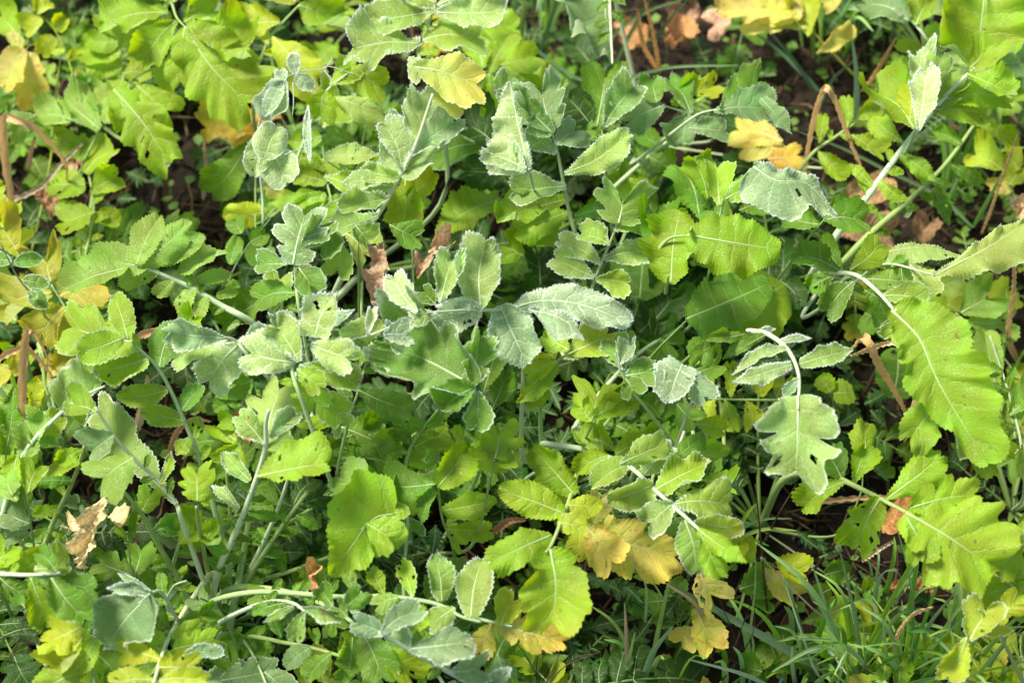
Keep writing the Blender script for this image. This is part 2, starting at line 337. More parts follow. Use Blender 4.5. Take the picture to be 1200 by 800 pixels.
def Lf(key, tile, z, col, fr, rach, leafs, rr=2.6, rc=None, rfr=None, root=True, label=None):
    """a leaf seen in the photograph: z = heights (cm) at first and last stalk point; stalk and leaflets in view coordinates of a tile"""
    pl = PL[key]; ox, oy, S_ = TILE[tile]; rnd = R
    z0, z1 = z if isinstance(z, tuple) else (z-3, z)
    P2 = np.array([(ox+p[0]/S_, oy+p[1]/S_) for p in rach], float)
    d = np.concatenate([[0], np.cumsum(np.linalg.norm(np.diff(P2, axis=0), axis=1))]); Z = [(z0+(z1-z0)*x/max(d[-1], 1e-6))/100 for x in d]
    P3 = [at(p[0], p[1], zz) for p, zz in zip(P2, Z)]
    if root:
        c = np.array(pl.location); a = P3[0]; dirn = nrm(P3[0]-P3[1]) if len(P3) > 1 else np.array([0, 0, -1.])
        dd = np.linalg.norm(a-c); m = a+dirn*dd*.35; m = m*.6+(c*.5+a*.5)*.4; m[2] = max(m[2]*.7+.3*a[2]*.5, .02)
        P3 = [c+np.array([0, 0, .002]), m]+P3
    mb = MB(); k = rr*.00060
    v, f, uv = tube(P3, k*1.25, k*.5, 8, 8+5*len(P3), power=1.3); mb.add(v, f, 0, uv)
    sc = rc or {'L': 'S', 'Y': 'S', 'G': 'S', 'B': 'P', 'D': 'H', 'W': 'P', 'O': 'P'}.get(col, 'P')
    lf = mb.build('leaf', [M_STALK], pl, (*jitcol(SC_.get(sc, CC[sc]), rnd), (rfr if rfr is not None else fr*.5)*.7), org=P3[0])
    if label: lf['label'] = label
    if root and len(P2) > 1 and d[-1] > 55 and key not in 'zj':          # small narrow leaflets low on the stalk, as on every radish leaf
        side = rnd.choice([-1, 1]); x = rnd.uniform(8, 16); n_ = 0
        while x < d[-1]*.72 and n_ < 9:
            k_ = max(0, min(len(P2)-2, int(np.searchsorted(d, x))-1)); u_ = P2[k_+1]-P2[k_]; u_ = u_/np.linalg.norm(u_); b_ = P2[k_]+u_*(x-d[k_])
            g_ = (.35+rnd.uniform(0, .5))*u_+side*np.array([-u_[1], u_[0]]); l_ = rnd.uniform(12, 20)+14*x/d[-1]; e_ = b_+g_/np.linalg.norm(g_)*l_
            if all(math.hypot(ox+q_[0]/S_-b_[0], oy+q_[1]/S_-b_[1]) > 9 for q_ in leafs):
                leafs = leafs+[((b_[0]-ox)*S_, (b_[1]-oy)*S_, (e_[0]-ox)*S_, (e_[1]-oy)*S_, l_*.21*S_, rnd.choice('nno'), {'c': col if col in 'LGYD' else 'G', 'f': fr*.25})]
            n_ += 1; side = -side; x += rnd.uniform(7, 15)
    for L in leafs:
        L = list(L); o = L.pop() if isinstance(L[-1], dict) else {}
        bx, by, tx, ty, w_ = L[:5]; sh = L[5] if len(L) > 5 else ('b' if rnd.random() < .5 else 'o')
        wl, wr = (w_ if isinstance(w_, tuple) else (w_, w_))
        b = np.array([ox+bx/S_, oy+by/S_]); e = np.array([ox+tx/S_, oy+ty/S_])
        mid = [b]+[np.array([ox+m[0]/S_, oy+m[1]/S_]) for m in o.get('m', [])]+[e]
        if not o.get('m') :
            dv = e-b; mid = [b, b+dv*.5+np.array([-dv[1], dv[0]])*rnd.uniform(-.06, .06), e]
        zz = o['z']/100 if 'z' in o else near_z(P2, Z, b[0], b[1])+.002
        O = at(b[0], b[1], zz)
        lat = nrm(np.array([e[0]-b[0], -(e[1]-b[1])]+[0.]))            # direction in the picture
        D3 = RT*lat[0]+UPV*lat[1]; S3 = np.cross(D3, -FW)
        n0 = nrm(np.array([-.06, 0, .8])+(-FW)*.6)
        tl, ts = o.get('n', (rnd.gauss(.05, .22), rnd.gauss(0, .25)))
        n = nrm(n0+D3*tl+S3*ts)
        if n@(-FW) < .35: n = nrm(n+(-FW)*.4)
        unit = K*np.linalg.norm(O-CPN)
        B = blade(mid, wl/S_, wr/S_, sh, rnd, unit, dry=o.get('d', 0.), cup=o.get('cup', rnd.uniform(-.18, .34)), wave=o.get('wv', .13), droop=o.get('dr', rnd.uniform(0, .18)), roll=o.get('ro', 0.), lobes=o.get('lo'))
        mb = MB(); cc = o.get('c', col); ff = o.get('f', fr)
        ff = max(0, ff*rnd.uniform(.75, 1.2))
        leaflet_mb(mb, B, lambda X, O=O, n=n: on_plane(X, O, n), n, unit, ff, rnd, rib=max(.5, min(1.6, (wl+wr)/S_/37)), flip=False)
        mb.build('leaflet', LM, lf, (*jitcol(CC[cc], rnd), ff), org=O)
    return lf
def wild_leaf(pl, az, length, elev, col, fr, rnd, nl=4, cover=None, term=1., rscale=1., c0=None):
    """a whole radish leaf grown from a crown in world space"""
    c = np.array(pl.location) if c0 is None else c0
    h = np.array([math.cos(az), math.sin(az), 0]); up = np.array([0, 0, 1.])
    P = []; p = c.copy(); e = elev; n = 7; bend = rnd.uniform(.7, 1.5)*elev/n*1.3; side = rnd.uniform(-.08, .08); a = az
    for i in range(n):
        P.append(p.copy()); d = np.array([math.cos(a)*math.cos(e), math.sin(a)*math.cos(e), math.sin(e)]); p = p+d*length/n; e -= bend; a += side
        if p[2] < .012: p[2] = .012; e = max(e, .0)
    C = spline(P, 40)
    mb = MB(); v, f, uv = tube(P, .0024*rscale, .0009, 6, 16); mb.add(v, f, 0, uv)
    lf = mb.build('leaf', [M_STALK], pl, (*jitcol(SC_['H' if col in 'DG' else 'S'], rnd), fr*.4), org=c)
    def put(i, d, n, Lm, Wm, sh):
        O = C[i]+n*.001; s = np.cross(d, n); u = .00082
        d2 = nrm(d); s = nrm(np.cross(d2, n)); n = nrm(np.cross(s, d2))
        l = Lm/u; w_ = Wm/u
        B = blade([(0, 0), (l*.5, rnd.uniform(-.06, .06)*l), (l, 0)], w_, w_, sh, rnd, u, cup=rnd.uniform(-.05, .25), wave=.1, droop=rnd.uniform(.05, .25), stx=.85, dry=rnd.choice([0, 0, 0, .5]) if col in 'YLW' else 0)
        mb = MB(); leaflet_mb(mb, B, lambda X: O+X[:, 0:1]*u*d2+X[:, 1:2]*u*s, n, u, fr*rnd.uniform(.6, 1.1), rnd, rib=.8, ice=fr > .2)
        mb.build('leaflet', LM, lf, (*jitcol(CC[col], rnd, .14), fr), org=O)
    for k in range(nl):
        f = .38+.50*(k+.5)/nl; i = int(f*39); T = nrm(C[min(i+1, 39)]-C[i-1]); S = nrm(np.cross(T, up)); n = nrm(np.cross(S, T))
        for sg in (-1, 1):
            d = nrm(T*rnd.uniform(.25, .6)+S*sg+n*rnd.uniform(-.1, .3)); ll = length*(.10+.12*(k+1)/nl)*rnd.uniform(.85, 1.15)
            put(i, d, nrm(n+S*sg*rnd.uniform(-.3, .2)+T*rnd.uniform(-.2, .2)), ll, ll*rnd.uniform(.20, .31), rnd.choice('oob'))
    T = nrm(C[39]-C[36]); S = nrm(np.cross(T, up)); n = nrm(np.cross(S, T))
    put(38, T, n, length*.30*term, length*.115*term, 't')
    return lf

# ------------------------------------------------------------ radish plants whose leaves are seen in the photograph
plant('a', 'radish_plant', (150, -70), 'large lime radish plant overhanging the top left edge with one broad lobed leaf')
plant('b', 'radish_plant', (120, 150), 'pale green radish plant with rows of small rounded leaflets, upper left')
plant('c', 'radish_plant', (345, 150), 'green radish plant behind the tall pea seedling, one leaf edged in frost')
plant('e', 'radish_plant', (425, 320), 'frosted radish plant with thick stalk and orange tipped curled leaf, top left of centre')
plant('f', 'radish_plant', (645, 278), 'radish plant at the top centre with a folded triangular frosted leaf')
plant('g', 'radish_plant', (760, 170), 'radish plant with smooth rounded leaves and one frosted leaf at the top edge')
plant('h', 'radish_plant', (785, 400), 'lime radish plant with round yellow green leaves under a bluish drooping leaf')
plant('i', 'radish_plant', (990, 300), 'radish plant with two thick pale diagonal stalks, upper right')
plant('j', 'radish_plant', (1085, 70), 'radish plant with a big round lime leaf and bright yellow leaves, top right corner')
plant('k', 'radish_plant', (905, 350), 'radish plant with one long leaf arching down from a pale stalk, right side')
plant('l', 'radish_plant', (838, 415), 'radish plant whose frosted leaf hangs tip down from a white arched stalk')
plant('m', 'radish_plant', (265, 735), 'big radish rosette, many pale stalks radiating from its crown, lower left')
plant('n', 'radish_plant', (330, 400), 'radish plant left of centre with a feathery pale leaf pointing left')
plant('p', 'radish_plant', (5, 650), 'radish plant with frost rimmed leaves in the bottom left corner')
plant('q', 'radish_plant', (425, 560), 'bright lime radish plant left of centre with curled leaves edged in white frost')
plant('r', 'radish_plant', (640, 520), 'most heavily frosted radish plant, at the centre, with grey green leaflets spread both ways')
plant('s', 'radish_plant', (510, 650), 'green radish plant at the lower centre with broad lobed leaves')
plant('t', 'radish_plant', (680, 530), 'radish plant with a neat row of frost edged leaflets and yellow lower leaves')
plant('v', 'radish_plant', (890, 620), 'radish plant at the lower right with a broad glossy lobed leaf')
plant('w', 'radish_plant', (1195, 745), 'yellow green radish plant with a frosty curled leaf, bottom right corner')
plant('x', 'radish_plant', (610, 850), 'radish plant at the bottom centre with a bluish frosted leaf rising to the left')
plant('y', 'radish_plant', (1185, 600), 'dull yellow green radish plant along the right edge behind the arching leaf')
plant('z', 'radish_plant', (30, 330), 'yellowing radish plant at the left edge with holed yellow leaves')
# --- top left
Lf('a','A',26,'L',.12,[(560,-90),(600,0),(620,60),(650,95)],[(650,95,900,400,(140,110),'t',{'dr':.03,'n':(.1,.1),'cup':.02}),(650,100,620,320,75,'b'),(680,95,890,170,80,'b'),(620,75,480,235,60,'b'),(590,45,340,50,55,'b'),(585,20,410,140,50,'b'),(650,80,790,15,60,'b'),(610,10,640,-110,60,'b'),(600,0,450,-80,60,'b')],rr=3)
Lf('b','A',18,'L',.04,[(440,330),(430,260),(420,170),(410,120)],[(425,190,272,190,48,'o'),(430,235,290,215,40,'o'),(430,260,530,235,48,'b'),(415,150,300,140,36,'o'),(410,130,370,40,50,'b'),(432,280,400,330,35,'o')])
Lf('b','A',20,'L',.04,[(560,240),(480,270),(420,320)],[(400,315,595,580,(75,85),'t',{'n':(-.1,.2)}),(480,300,610,400,60,'b'),(420,330,440,460,50,'b')],rr=2)
Lf('b','A',17,'S',.22,[(300,560),(340,470),(330,440)],[(350,455,215,330,48,'o'),(440,455,310,300,48,'b'),(250,420,120,400,45,'o'),(130,405,25,475,45,'b'),(340,400,440,350,40,'o')],rc='S')
Lf('b','A',14,'L',.05,[(300,900),(330,740),(310,600),(300,540)],[(300,610,400,505,48,'b'),(320,680,430,610,45,'b'),(300,650,160,640,46,'o'),(335,745,195,775,50,'b'),(345,750,425,785,32,'o'),(275,545,190,480,42,'o'),(300,560,270,480,35,'o')])
Lf('z','A',15,'W',.05,[(200,300),(210,150),(110,160),(90,180)],[(90,175,0,330,62,'b',{'d':.25}),(110,185,100,395,(55,50),'t',{'d':.55}),(80,170,20,150,40,'o'),(75,140,-20,30,65,'b',{'c':'L'})],rc='Y',rr=1.8)
Lf('b','A',18,'Y',.02,[(270,310),(230,180),(180,90),(100,20)],[(190,130,140,195,32,'o'),(200,110,235,60,28,'o'),(150,70,80,110,32,'o'),(130,50,180,0,28,'o')],rc='Y',rr=1.6)
Lf('c','A',14,'O',.03,[(1050,520),(980,400)],[(985,395,700,455,(60,75),'t',{'d':.45,'n':(0,.1)}),(950,400,830,530,50,'b',{'d':.4})])
Lf('c','A',23,'Y',.16,[(905,255),(920,200),(960,120),(1060,10)],[(960,130,1125,285,(60,75),'b',{'c':'Y'}),(985,80,820,65,55,'b'),(1050,20,1210,70,75,'b',{'c':'L'}),(1040,10,960,-90,70,'b')],rr=3.4)
Lf('c','A',20,'L',.2,[(1180,760),(1150,640),(1130,480)],[(1150,690,930,705,30,'n'),(1140,680,1010,790,40,'o'),(1150,640,1000,610,32,'n'),(1130,560,1240,600,42,'b'),(1130,560,1010,560,34,'n'),(1130,480,1010,500,36,'n'),(1150,700,1240,760,50,'b'),(1135,450,1210,330,60,'b',{'f':.3})],rr=2.4)
Lf('c','A',16,'G',.06,[(900,820),(900,500)],[(890,490,735,690,(55,60),'b'),(910,610,1050,600,40,'o'),(940,745,780,750,38,'o',{'c':'Y'}),(940,760,1010,700,34,'o'),(930,690,990,640,34,'o',{'c':'W'})],rr=2)
Lf('c','D',31,'G',.46,[(1060,330),(1040,200),(1035,130)],[(1030,130,1080,-90,(75,80),'t',{'c':'G'}),(1010,130,892,118,36,'b'),(1050,140,1110,225,50,'b'),(950,295,990,155,(45,50),'b',{'c':'S','f':.3,'z':27}),(1040,230,880,250,48,'b',{'f':.05}),(960,250,760,340,55,'b',{'f':.03,'z':22}),(1060,60,1150,-30,45,'b'),(1060,210,1150,200,38,'b')],rr=3)
# --- top centre
Lf('e','B',31,'L',.55,[(330,330),(272,195),(290,140),(330,20)],[(275,155,15,165,(70,62),'b',{'dr':.03}),(290,140,502,105,(60,72),'b'),(330,40,75,70,52,'b'),(335,45,592,40,62,'b'),(340,20,520,-60,60,'b'),(330,10,200,-60,60,'b'),(320,90,630,80,60,'b',{'z':24,'f':.05})],rr=3.4,rfr=.5)
Lf('e','B',33,'P',.42,[(330,330),(280,265),(255,230)],[(250,235,515,300,(62,95),'b',{'d':.38,'n':(0,.1),'f':.35}),(240,200,290,290,38,'b'),(300,270,440,390,45,'b',{'d':.3,'f':.3})],rr=2,root=False)
Lf('e','B',(22,33),'S',.5,[(60,860),(150,720),(210,610),(265,500),(322,330)],[(205,620,325,320,(88,80),'w',{'m':[(265,500)],'c':'S','lo':[(.25,.4),(.5,.35)],'dr':0}),(245,545,412,415,55,'b',{'c':'B'}),(215,600,150,410,(40,50),'b'),(170,640,0,640,28,'n'),(180,650,80,690,24,'n'),(165,700,-10,730,38,'b'),(130,760,-40,810,40,'b'),(205,625,60,590,34,'n')],rr=4.6,rfr=.5,rc='P')
Lf('e','B',24,'Y',.08,[(250,900),(220,640)],[(225,620,222,830,58,'b',{'d':.15,'c':'L'}),(230,700,330,600,40,'o')],rr=2)
Lf('c','B',27,'L',.2,[(-100,420),(-60,330),(20,260)],[(0,250,160,310,(50,62),'b',{'d':.12}),(-40,340,160,400,(30,50),'b',{'c':'P'}),(-40,300,60,220,40,'b'),(-60,320,-80,430,50,'b')],rc='P')
Lf('e','B',24,'L',.3,[(200,740),(60,640),(-60,560)],[(-60,550,130,545,(30,36),'n',{'c':'P'}),(-60,620,120,700,42,'b'),(20,640,160,560,30,'b'),(40,700,-60,800,45,'b')])
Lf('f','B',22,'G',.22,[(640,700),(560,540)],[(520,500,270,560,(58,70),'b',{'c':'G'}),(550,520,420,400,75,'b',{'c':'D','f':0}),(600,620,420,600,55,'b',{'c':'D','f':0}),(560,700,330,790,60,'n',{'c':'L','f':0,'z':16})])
Lf('f','B',(12,34),'S',.55,[(705,800),(695,740),(660,595)],[(662,600,590,292,(128,16),'v',{'c':'S','dr':.0,'cup':.05,'lo':[(.9,.01)]}),(650,595,505,530,52,'b')],rr=3,rfr=.4)
Lf('f','B',(22,31),'G',.46,[(830,860),(800,740),(765,560),(740,460)],[(745,455,690,285,(80,75),'t',{'c':'B','f':.4}),(755,510,842,440,(45,62),'b',{'c':'B','f':.4}),(745,470,590,300,(65,45),'t',{'c':'G'}),(755,540,640,440,42,'b'),(785,610,1018,465,(50,52),'b',{'c':'L','f':.46,'m':[(900,560)]}),(790,655,590,670,(50,50),'b',{'c':'G','f':.46}),(800,700,540,755,55,'b',{'z':20,'c':'L','f':.1}),(810,745,600,800,50,'b',{'c':'L','z':22,'f':.1}),(540,340,600,260,40,'b',{'f':.5,'c':'G'}),(820,760,1000,740,40,'b',{'z':23,'f':.05})],rr=3.6,rfr=.4)
Lf('f','E',(20,28),'L',.44,[(860,300),(885,200),(950,40),(975,-20)],[(890,175,740,100,(42,45),'b'),(895,180,1022,195,(36,42),'b'),(925,110,1100,75,(40,46),'b'),(915,130,760,40,38,'b'),(945,60,830,10,(36,40),'b',{'f':.4}),(960,10,1060,-40,40,'b',{'f':.4}),(975,-15,1000,-150,(90,95),'t',{'f':.4,'c':'S','n':(-.1,.2)})],rr=3,rfr=.4)
Lf('f','B',16,'L',0,[(520,330),(560,240)],[(500,240,470,40,70,'b'),(560,230,700,190,48,'b'),(520,260,540,440,60,'b'),(600,300,780,300,45,'b'),(620,260,700,330,40,'b'),(520,260,600,90,45,'b')],rr=2)
Lf('g','B',25,'G',.12,[(930,640),(915,440)],[(900,445,935,225,(75,78),'b',{'c':'G'}),(925,445,1035,285,(52,58),'b',{'f':.4,'c':'G','z':27}),(870,430,790,330,50,'o',{'c':'D'})],rr=2.6)
Lf('g','B',(26,30),'P',.42,[(935,-120),(943,0),(953,225)],[(930,-110,955,232,(14,120),'w',{'c':'B','dr':0,'f':.35})],rr=3.6,rfr=.5)
Lf('g','B',24,'B',.22,[(1230,410),(1130,370)],[(1140,370,990,430,(55,50),'b'),(1110,360,1090,270,40,'o',{'c':'G'}),(1230,400,1150,260,40,'b',{'c':'G'}),(1210,400,1190,520,50,'b')],rr=2.4)
Lf('g','C',27,'B',.3,[(0,440),(60,400),(120,385)],[(110,390,330,370,(55,48),'b',{'c':'B'}),(130,385,290,265,(70,55),'b',{'c':'G','f':.25}),(275,345,385,460,(30,22),'n',{'f':.3}),(20,450,160,455,34,'b'),(30,330,130,290,40,'b',{'c':'Y','f':0,'z':20}),(-40,360,80,300,45,'b',{'c':'L','f':0,'z':20})],rr=2.6,rfr=.3)
Lf('g','B',18,'G',.0,[(980,640),(1070,560),(1200,455)],[(1080,550,1170,600,40,'b'),(1010,620,1060,680,36,'b',{'c':'L'}),(1120,520,1040,470,30,'o')],rr=4.2,rc='P')
# --- top right
Lf('j','C',17,'W',.03,[(520,180),(420,60)],[(420,50,110,35,(50,60),'t',{'d':.12}),(420,60,340,-60,80,'b'),(430,100,200,110,(28,40),'b',{'d':.1}),(440,130,400,0,50,'b',{'c':'Y'}),(470,190,600,85,(30,30),'b'),(560,-20,480,20,40,'b')],rc='Y')
Lf('j','C',25,'P',.18,[(870,160),(810,80),(740,30)],[(795,75,590,-30,(70,95),'b',{'c':'B','f':.2}),(820,90,880,-30,55,'b',{'c':'L'}),(850,170,760,200,50,'b',{'c':'L','z':20}),(860,180,930,100,50,'b',{'c':'L','z':20})],rr=3)
Lf('j','C',31,'L',.25,[(1070,-120),(1055,0)],[(1065,-60,1030,235,(165,165),'r',{'n':(.1,0),'dr':.1}),(1100,230,1230,200,50,'b',{'c':'B','z':29})],rr=3)
Lf('i','C',(20,29),'L',.14,[(560,800),(650,690),(760,540),(830,450),(920,345),(1025,240)],[(905,350,1190,300,(48,50),'b'),(890,385,1095,385,(50,52),'b'),(1000,260,1180,330,45,'b'),(775,500,655,405,(34,42),'b'),(765,545,885,635,(28,32),'n'),(690,635,790,705,(18,28),'n'),(670,660,585,575,(20,18),'n'),(1010,240,1080,150,60,'b'),(880,400,960,260,50,'b',{'c':'S'})],rr=5.6,rfr=.5,rc='P')
Lf('i','C',28,'Y',.3,[(780,540),(820,460)],[(815,455,665,280,(85,72),'b',{'c':'L','f':.12}),(830,460,850,225,(40,55),'b',{'c':'P','f':.55,'z':31}),(870,330,815,175,(36,50),'b',{'c':'S','f':.45,'z':30}),(880,330,920,170,(45,40),'b',{'c':'S','f':.4,'z':30}),(800,430,810,300,45,'b',{'c':'Y','f':.1})],root=False)
Lf('i','C',18,'G',.0,[(650,830),(800,700),(930,570),(1080,360)],[(1040,440,1185,510,(28,34),'b',{'c':'L'}),(980,510,870,455,26,'n'),(945,580,1075,640,(20,28),'n'),(880,660,945,785,(22,26),'n'),(1060,400,1020,330,30,'o'),(800,700,770,760,25,'b',{'c':'B','f':.3})],rr=5.2,rc='S')
Lf('i','C',20,'L',.05,[(440,560),(540,480),(620,420),(655,365)],[(480,505,490,398,(24,22),'b'),(475,530,582,625,(34,32),'b'),(580,450,575,335,(28,22),'b'),(595,475,712,545,(34,36),'b'),(620,415,700,380,30,'o')],rr=3)
Lf('g','C',15,'O',.1,[(460,560),(380,540),(330,470)],[(350,500,165,440,(65,55),'b',{'d':.2,'c':'W'}),(370,530,200,520,(45,40),'b',{'d':.4,'c':'W'}),(300,560,430,540,50,'b',{'d':.6})],rr=1.6)
Lf('h','C',34,'B',.62,[(238,604),(250,590)],[(248,585,545,748,(30,95),'w',{'m':[(330,640),(440,645)],'dr':.1,'ro':-.15,'cup':-.2,'f':.6})],root=False,rr=1.6,rfr=.4)
Lf('h','C',30,'L',.3,[(120,820),(140,700)],[(150,700,285,640,(52,55),'b',{'f':.34}),(130,720,120,570,(50,48),'b',{'f':.3}),(90,700,40,545,55,'b',{'f':.03,'z':26}),(60,760,0,560,70,'b',{'f':.0,'c':'G','z':24}),(200,740,310,700,45,'b',{'c':'G','f':.1,'z':24}),(170,780,90,720,50,'b',{'c':'G','f':.15,'z':25})],rr=2.4)
Lf('k','C',27,'G',.06,[(440,840),(500,770)],[(495,775,655,760,(50,60),'b',{'c':'G'}),(500,770,590,680,30,'o'),(480,790,360,760,45,'b')])
Lf('y','C',12,'Y',.0,[(1180,780),(1150,620)],[(1150,650,1210,560,60,'b',{'d':.2}),(1130,600,1010,520,50,'b',{'d':.15}),(1150,680,1110,600,45,'b',{'c':'W','d':.2}),(1180,600,1120,520,50,'b')],rr=2)
# --- right middle
Lf('h','F',32,'L',.05,[(-110,110),(-50,40),(25,28)],[(15,25,345,70,(88,98),'r',{'dr':.05,'n':(0,.1)})],rr=2.6,root=False)
Lf('h','F',30,'Y',.03,[(-60,230),(-50,170)],[(-40,200,-20,-70,(75,80),'r',{'c':'L'}),(-50,120,-110,-60,60,'b',{'c':'G','z':27})],rr=2.4,root=False)
Lf('h','F',22,'D',.0,[(-80,420),(15,325)],[(12,322,305,190,(88,95),'r',{'c':'G','dr':.02})],rr=2.6)
Lf('h','F',20,'Y',.05,[(60,420),(170,325)],[(165,320,365,175,(95,105),'r',{'c':'L'}),(100,420,20,450,40,'o',{'c':'G'})],rr=2.4)
Lf('k','F',(25,31),'G',.10,[(505,180),(540,160),(615,170),(690,230),(760,310)],[(530,170,430,215,34,'b',{'z':32}),(550,150,395,75,(50,42),'b',{'c':'G'}),(560,150,470,60,36,'b',{'c':'G','z':25}),(590,150,710,45,(46,44),'b',{'c':'L'}),(625,180,910,195,(52,56),'b',{'c':'S','f':.15,'lo':[(.35,.3),(.7,.2)]}),(600,190,495,295,(50,45),'b',{'c':'G','f':.22}),(700,240,870,250,44,'b',{'c':'S','f':.3}),(640,220,760,290,36,'b')],root=False,rr=3.8,rfr=.5,rc='P')
Lf('k','F',(32,30),'L',.15,[(745,290),(830,400),(895,550),(930,640)],[(735,290,1085,850,(150,95),'t',{'m':[(830,400),(900,560)],'c':'L','dr':.0,'n':(0,0),'wv':.07,'lo':[(.22,.12),(.45,.22),(.66,.2),(.84,.15)]}),(760,330,720,410,45,'b',{'f':.35,'z':30}),(840,410,900,520,34,'b',{'f':.35,'z':29}),(925,600,785,755,(70,58),'b',{'c':'L','z':28}),(930,640,1030,800,(30,52),'b',{'c':'P','z':28,'f':.25}),(980,700,1120,830,70,'b',{'c':'L','z':20})],rr=4.2,rfr=.4,rc='P',root=False)
Lf('i','F',(22,32),'P',.3,[(560,230),(700,130),(880,165)],[(880,170,1230,-35,(35,95),'b',{'c':'P','f':.35,'dr':0}),(690,90,1010,95,(12,42),'w',{'c':'P','f':.25}),(800,130,890,240,40,'b',{'f':.3})],rr=2.8,rfr=.3)
Lf('l','F',(31,33),'B',.5,[(225,368),(240,364),(300,375),(370,430),(408,520),(405,640)],[(405,590,395,905,(128,122),'t',{'c':'S','f':.6,'dr':.02,'n':(-.1,0),'cup':.05,'wv':.12,'ro':.12,'lo':[(.14,.2),(.42,.5),(.68,.28)]}),(385,480,180,540,(32,26),'n',{'c':'S'}),(365,425,178,500,(18,20),'n',{'c':'S'}),(410,480,598,425,(34,34),'n',{'c':'S'}),(340,400,452,385,(14,14),'n'),(290,378,145,455,(14,26),'n',{'c':'G','f':.15}),(240,370,90,385,(22,22),'b',{'c':'G','f':.08}),(260,365,330,355,12,'n'),(410,530,350,600,18,'n')],root=False,rr=3.6,rfr=.65,rc='P')
Lf('l','F',18,'Y',.02,[(480,605),(370,605),(230,605),(120,603),(20,600)],[(150,600,185,720,(30,32),'b',{'c':'L'}),(220,605,255,715,(38,30),'b',{'c':'Y'}),(170,595,165,470,(26,30),'b'),(280,595,265,520,(34,34),'b',{'c':'Y'}),(330,595,370,520,(40,34),'b',{'c':'Y'}),(110,600,60,680,35,'b'),(330,610,330,690,35,'b',{'c':'Y','d':.1}),(100,600,60,520,30,'b')],rr=2.2,root=False)
Lf('l','F',23,'G',.16,[(60,620),(20,520),(60,470)],[(0,520,145,470,(50,44),'b',{'c':'G'}),(30,500,90,430,34,'b'),(-40,500,-10,560,40,'b'),(-20,620,60,700,50,'b')])
Lf('l','E',29,'B',.6,[(1220,640),(1250,560),(1190,480)],[(1200,480,1150,610,(50,62),'w',{'c':'B'}),(1200,490,1290,610,(50,40),'b',{'c':'B'}),(1180,480,1100,520,30,'b')],rr=2.2)
Lf('l','F',12,'L',.0,[(530,660),(520,580)],[(520,578,480,520,32,'r',{'c':'L'}),(530,582,602,570,(38,42),'r',{'c':'L'})],rr=1.2)
Lf('v','F',17,'L',.02,[(620,950),(635,840)],[(640,860,645,672,(44,46),'b')],rr=1.8)
Lf('y','F',18,'S',.05,[(1190,760),(1140,560),(1080,380)],[(1110,600,1060,350,(40,46),'b',{'m':[(1080,470)]}),(1170,740,1110,560,(45,50),'b',{'m':[(1150,650)]}),(1150,660,1240,560,50,'b',{'d':.15}),(1130,600,1070,640,35,'b',{'c':'S'}),(1180,780,1120,860,60,'b'),(1200,760,1230,900,60,'b',{'d':.2})],rr=2.6)
Lf('y','F',10,'H',.0,[(1100,420),(960,300)],[(980,300,1100,230,70,'b',{'c':'S'}),(1000,330,1180,330,60,'b',{'c':'S'}),(900,220,980,170,50,'o',{'c':'S'}),(1080,300,1180,200,55,'b',{'c':'Y'})],rr=1.6)
Lf('k','F',8,'D',.0,[(760,640),(740,560)],[(740,600,760,420,(70,75),'r',{'c':'G'}),(640,300,700,330,60,'r',{'c':'G'}),(680,360,790,270,70,'r',{'c':'G'})],rr=1.6)
# --- left middle
Lf('n','D',(22,27),'S',.16,[(880,330),(780,275),(680,215),(570,165),(480,130)],[(520,140,305,130,(50,55),'o',{'c':'S'}),(450,140,195,215,(40,48),'o',{'c':'S'}),(490,130,665,-35,(50,50),'o',{'c':'S'}),(480,130,560,-50,45,'o'),(560,150,425,215,(28,35),'o'),(560,130,720,25,(34,40),'o'),(610,185,545,240,(22,28),'o'),(630,165,800,85,(28,34),'o'),(690,200,625,310,(26,30),'n'),(690,190,815,155,(22,26),'n'),(730,240,690,325,(22,26),'n'),(760,240,840,225,20,'n')],rr=5,rfr=.4,rc='P')
Lf('m','D',(16,30),'L',.24,[(760,1010),(700,810),(640,660),(560,500),(460,400)],[(465,402,205,335,(95,90),'t',{'c':'L','dr':.03}),(450,390,395,225,(36,42),'o',{'c':'L'}),(430,390,265,440,50,'o'),(520,460,332,505,(52,50),'o'),(590,570,408,595,(34,38),'o'),(650,680,482,645,(32,34),'o'),(560,490,620,330,(50,40),'o',{'c':'G'}),(640,640,712,550,(26,32),'o',{'c':'G'}),(670,740,620,800,25,'n'),(680,740,705,660,25,'n')],rr=4.2,rfr=.4,rc='S')
Lf('n','D',32,'B',.6,[(900,480),(830,400),(790,385)],[(800,390,578,375,(45,50),'b',{'c':'B','f':.6}),(850,400,705,565,(72,70),'b',{'c':'S','f':.5}),(800,400,590,450,(50,60),'b',{'c':'P','f':.3,'z':29}),(850,400,940,390,30,'b',{'f':.5}),(880,540,800,560,45,'b',{'c':'G','f':.1,'z':27}),(620,380,690,310,38,'b',{'c':'L','f':.05,'z':26})],rr=3,rfr=.5)
Lf('q','Q',34,'L',.58,[(350,640),(300,490),(325,440),(370,375)],[(310,455,80,405,(74,96),'b',{'dr':.02}),(330,450,215,270,(57,78),'b',{}),(400,340,475,150,(57,74),'w',{'c':'L'}),(380,380,560,440,(69,72),'b',{'c':'L'}),(330,465,598,535,(57,54),'b',{'c':'L','f':.5}),(320,480,430,570,45,'b',{'c':'L','f':.35}),(330,500,410,660,(72,72),'b',{'c':'L','f':.4,'z':31}),(420,560,530,700,(60,72),'b',{'c':'L','f':.4,'z':30}),(470,690,530,740,50,'b',{'c':'L','z':27})],rr=3)
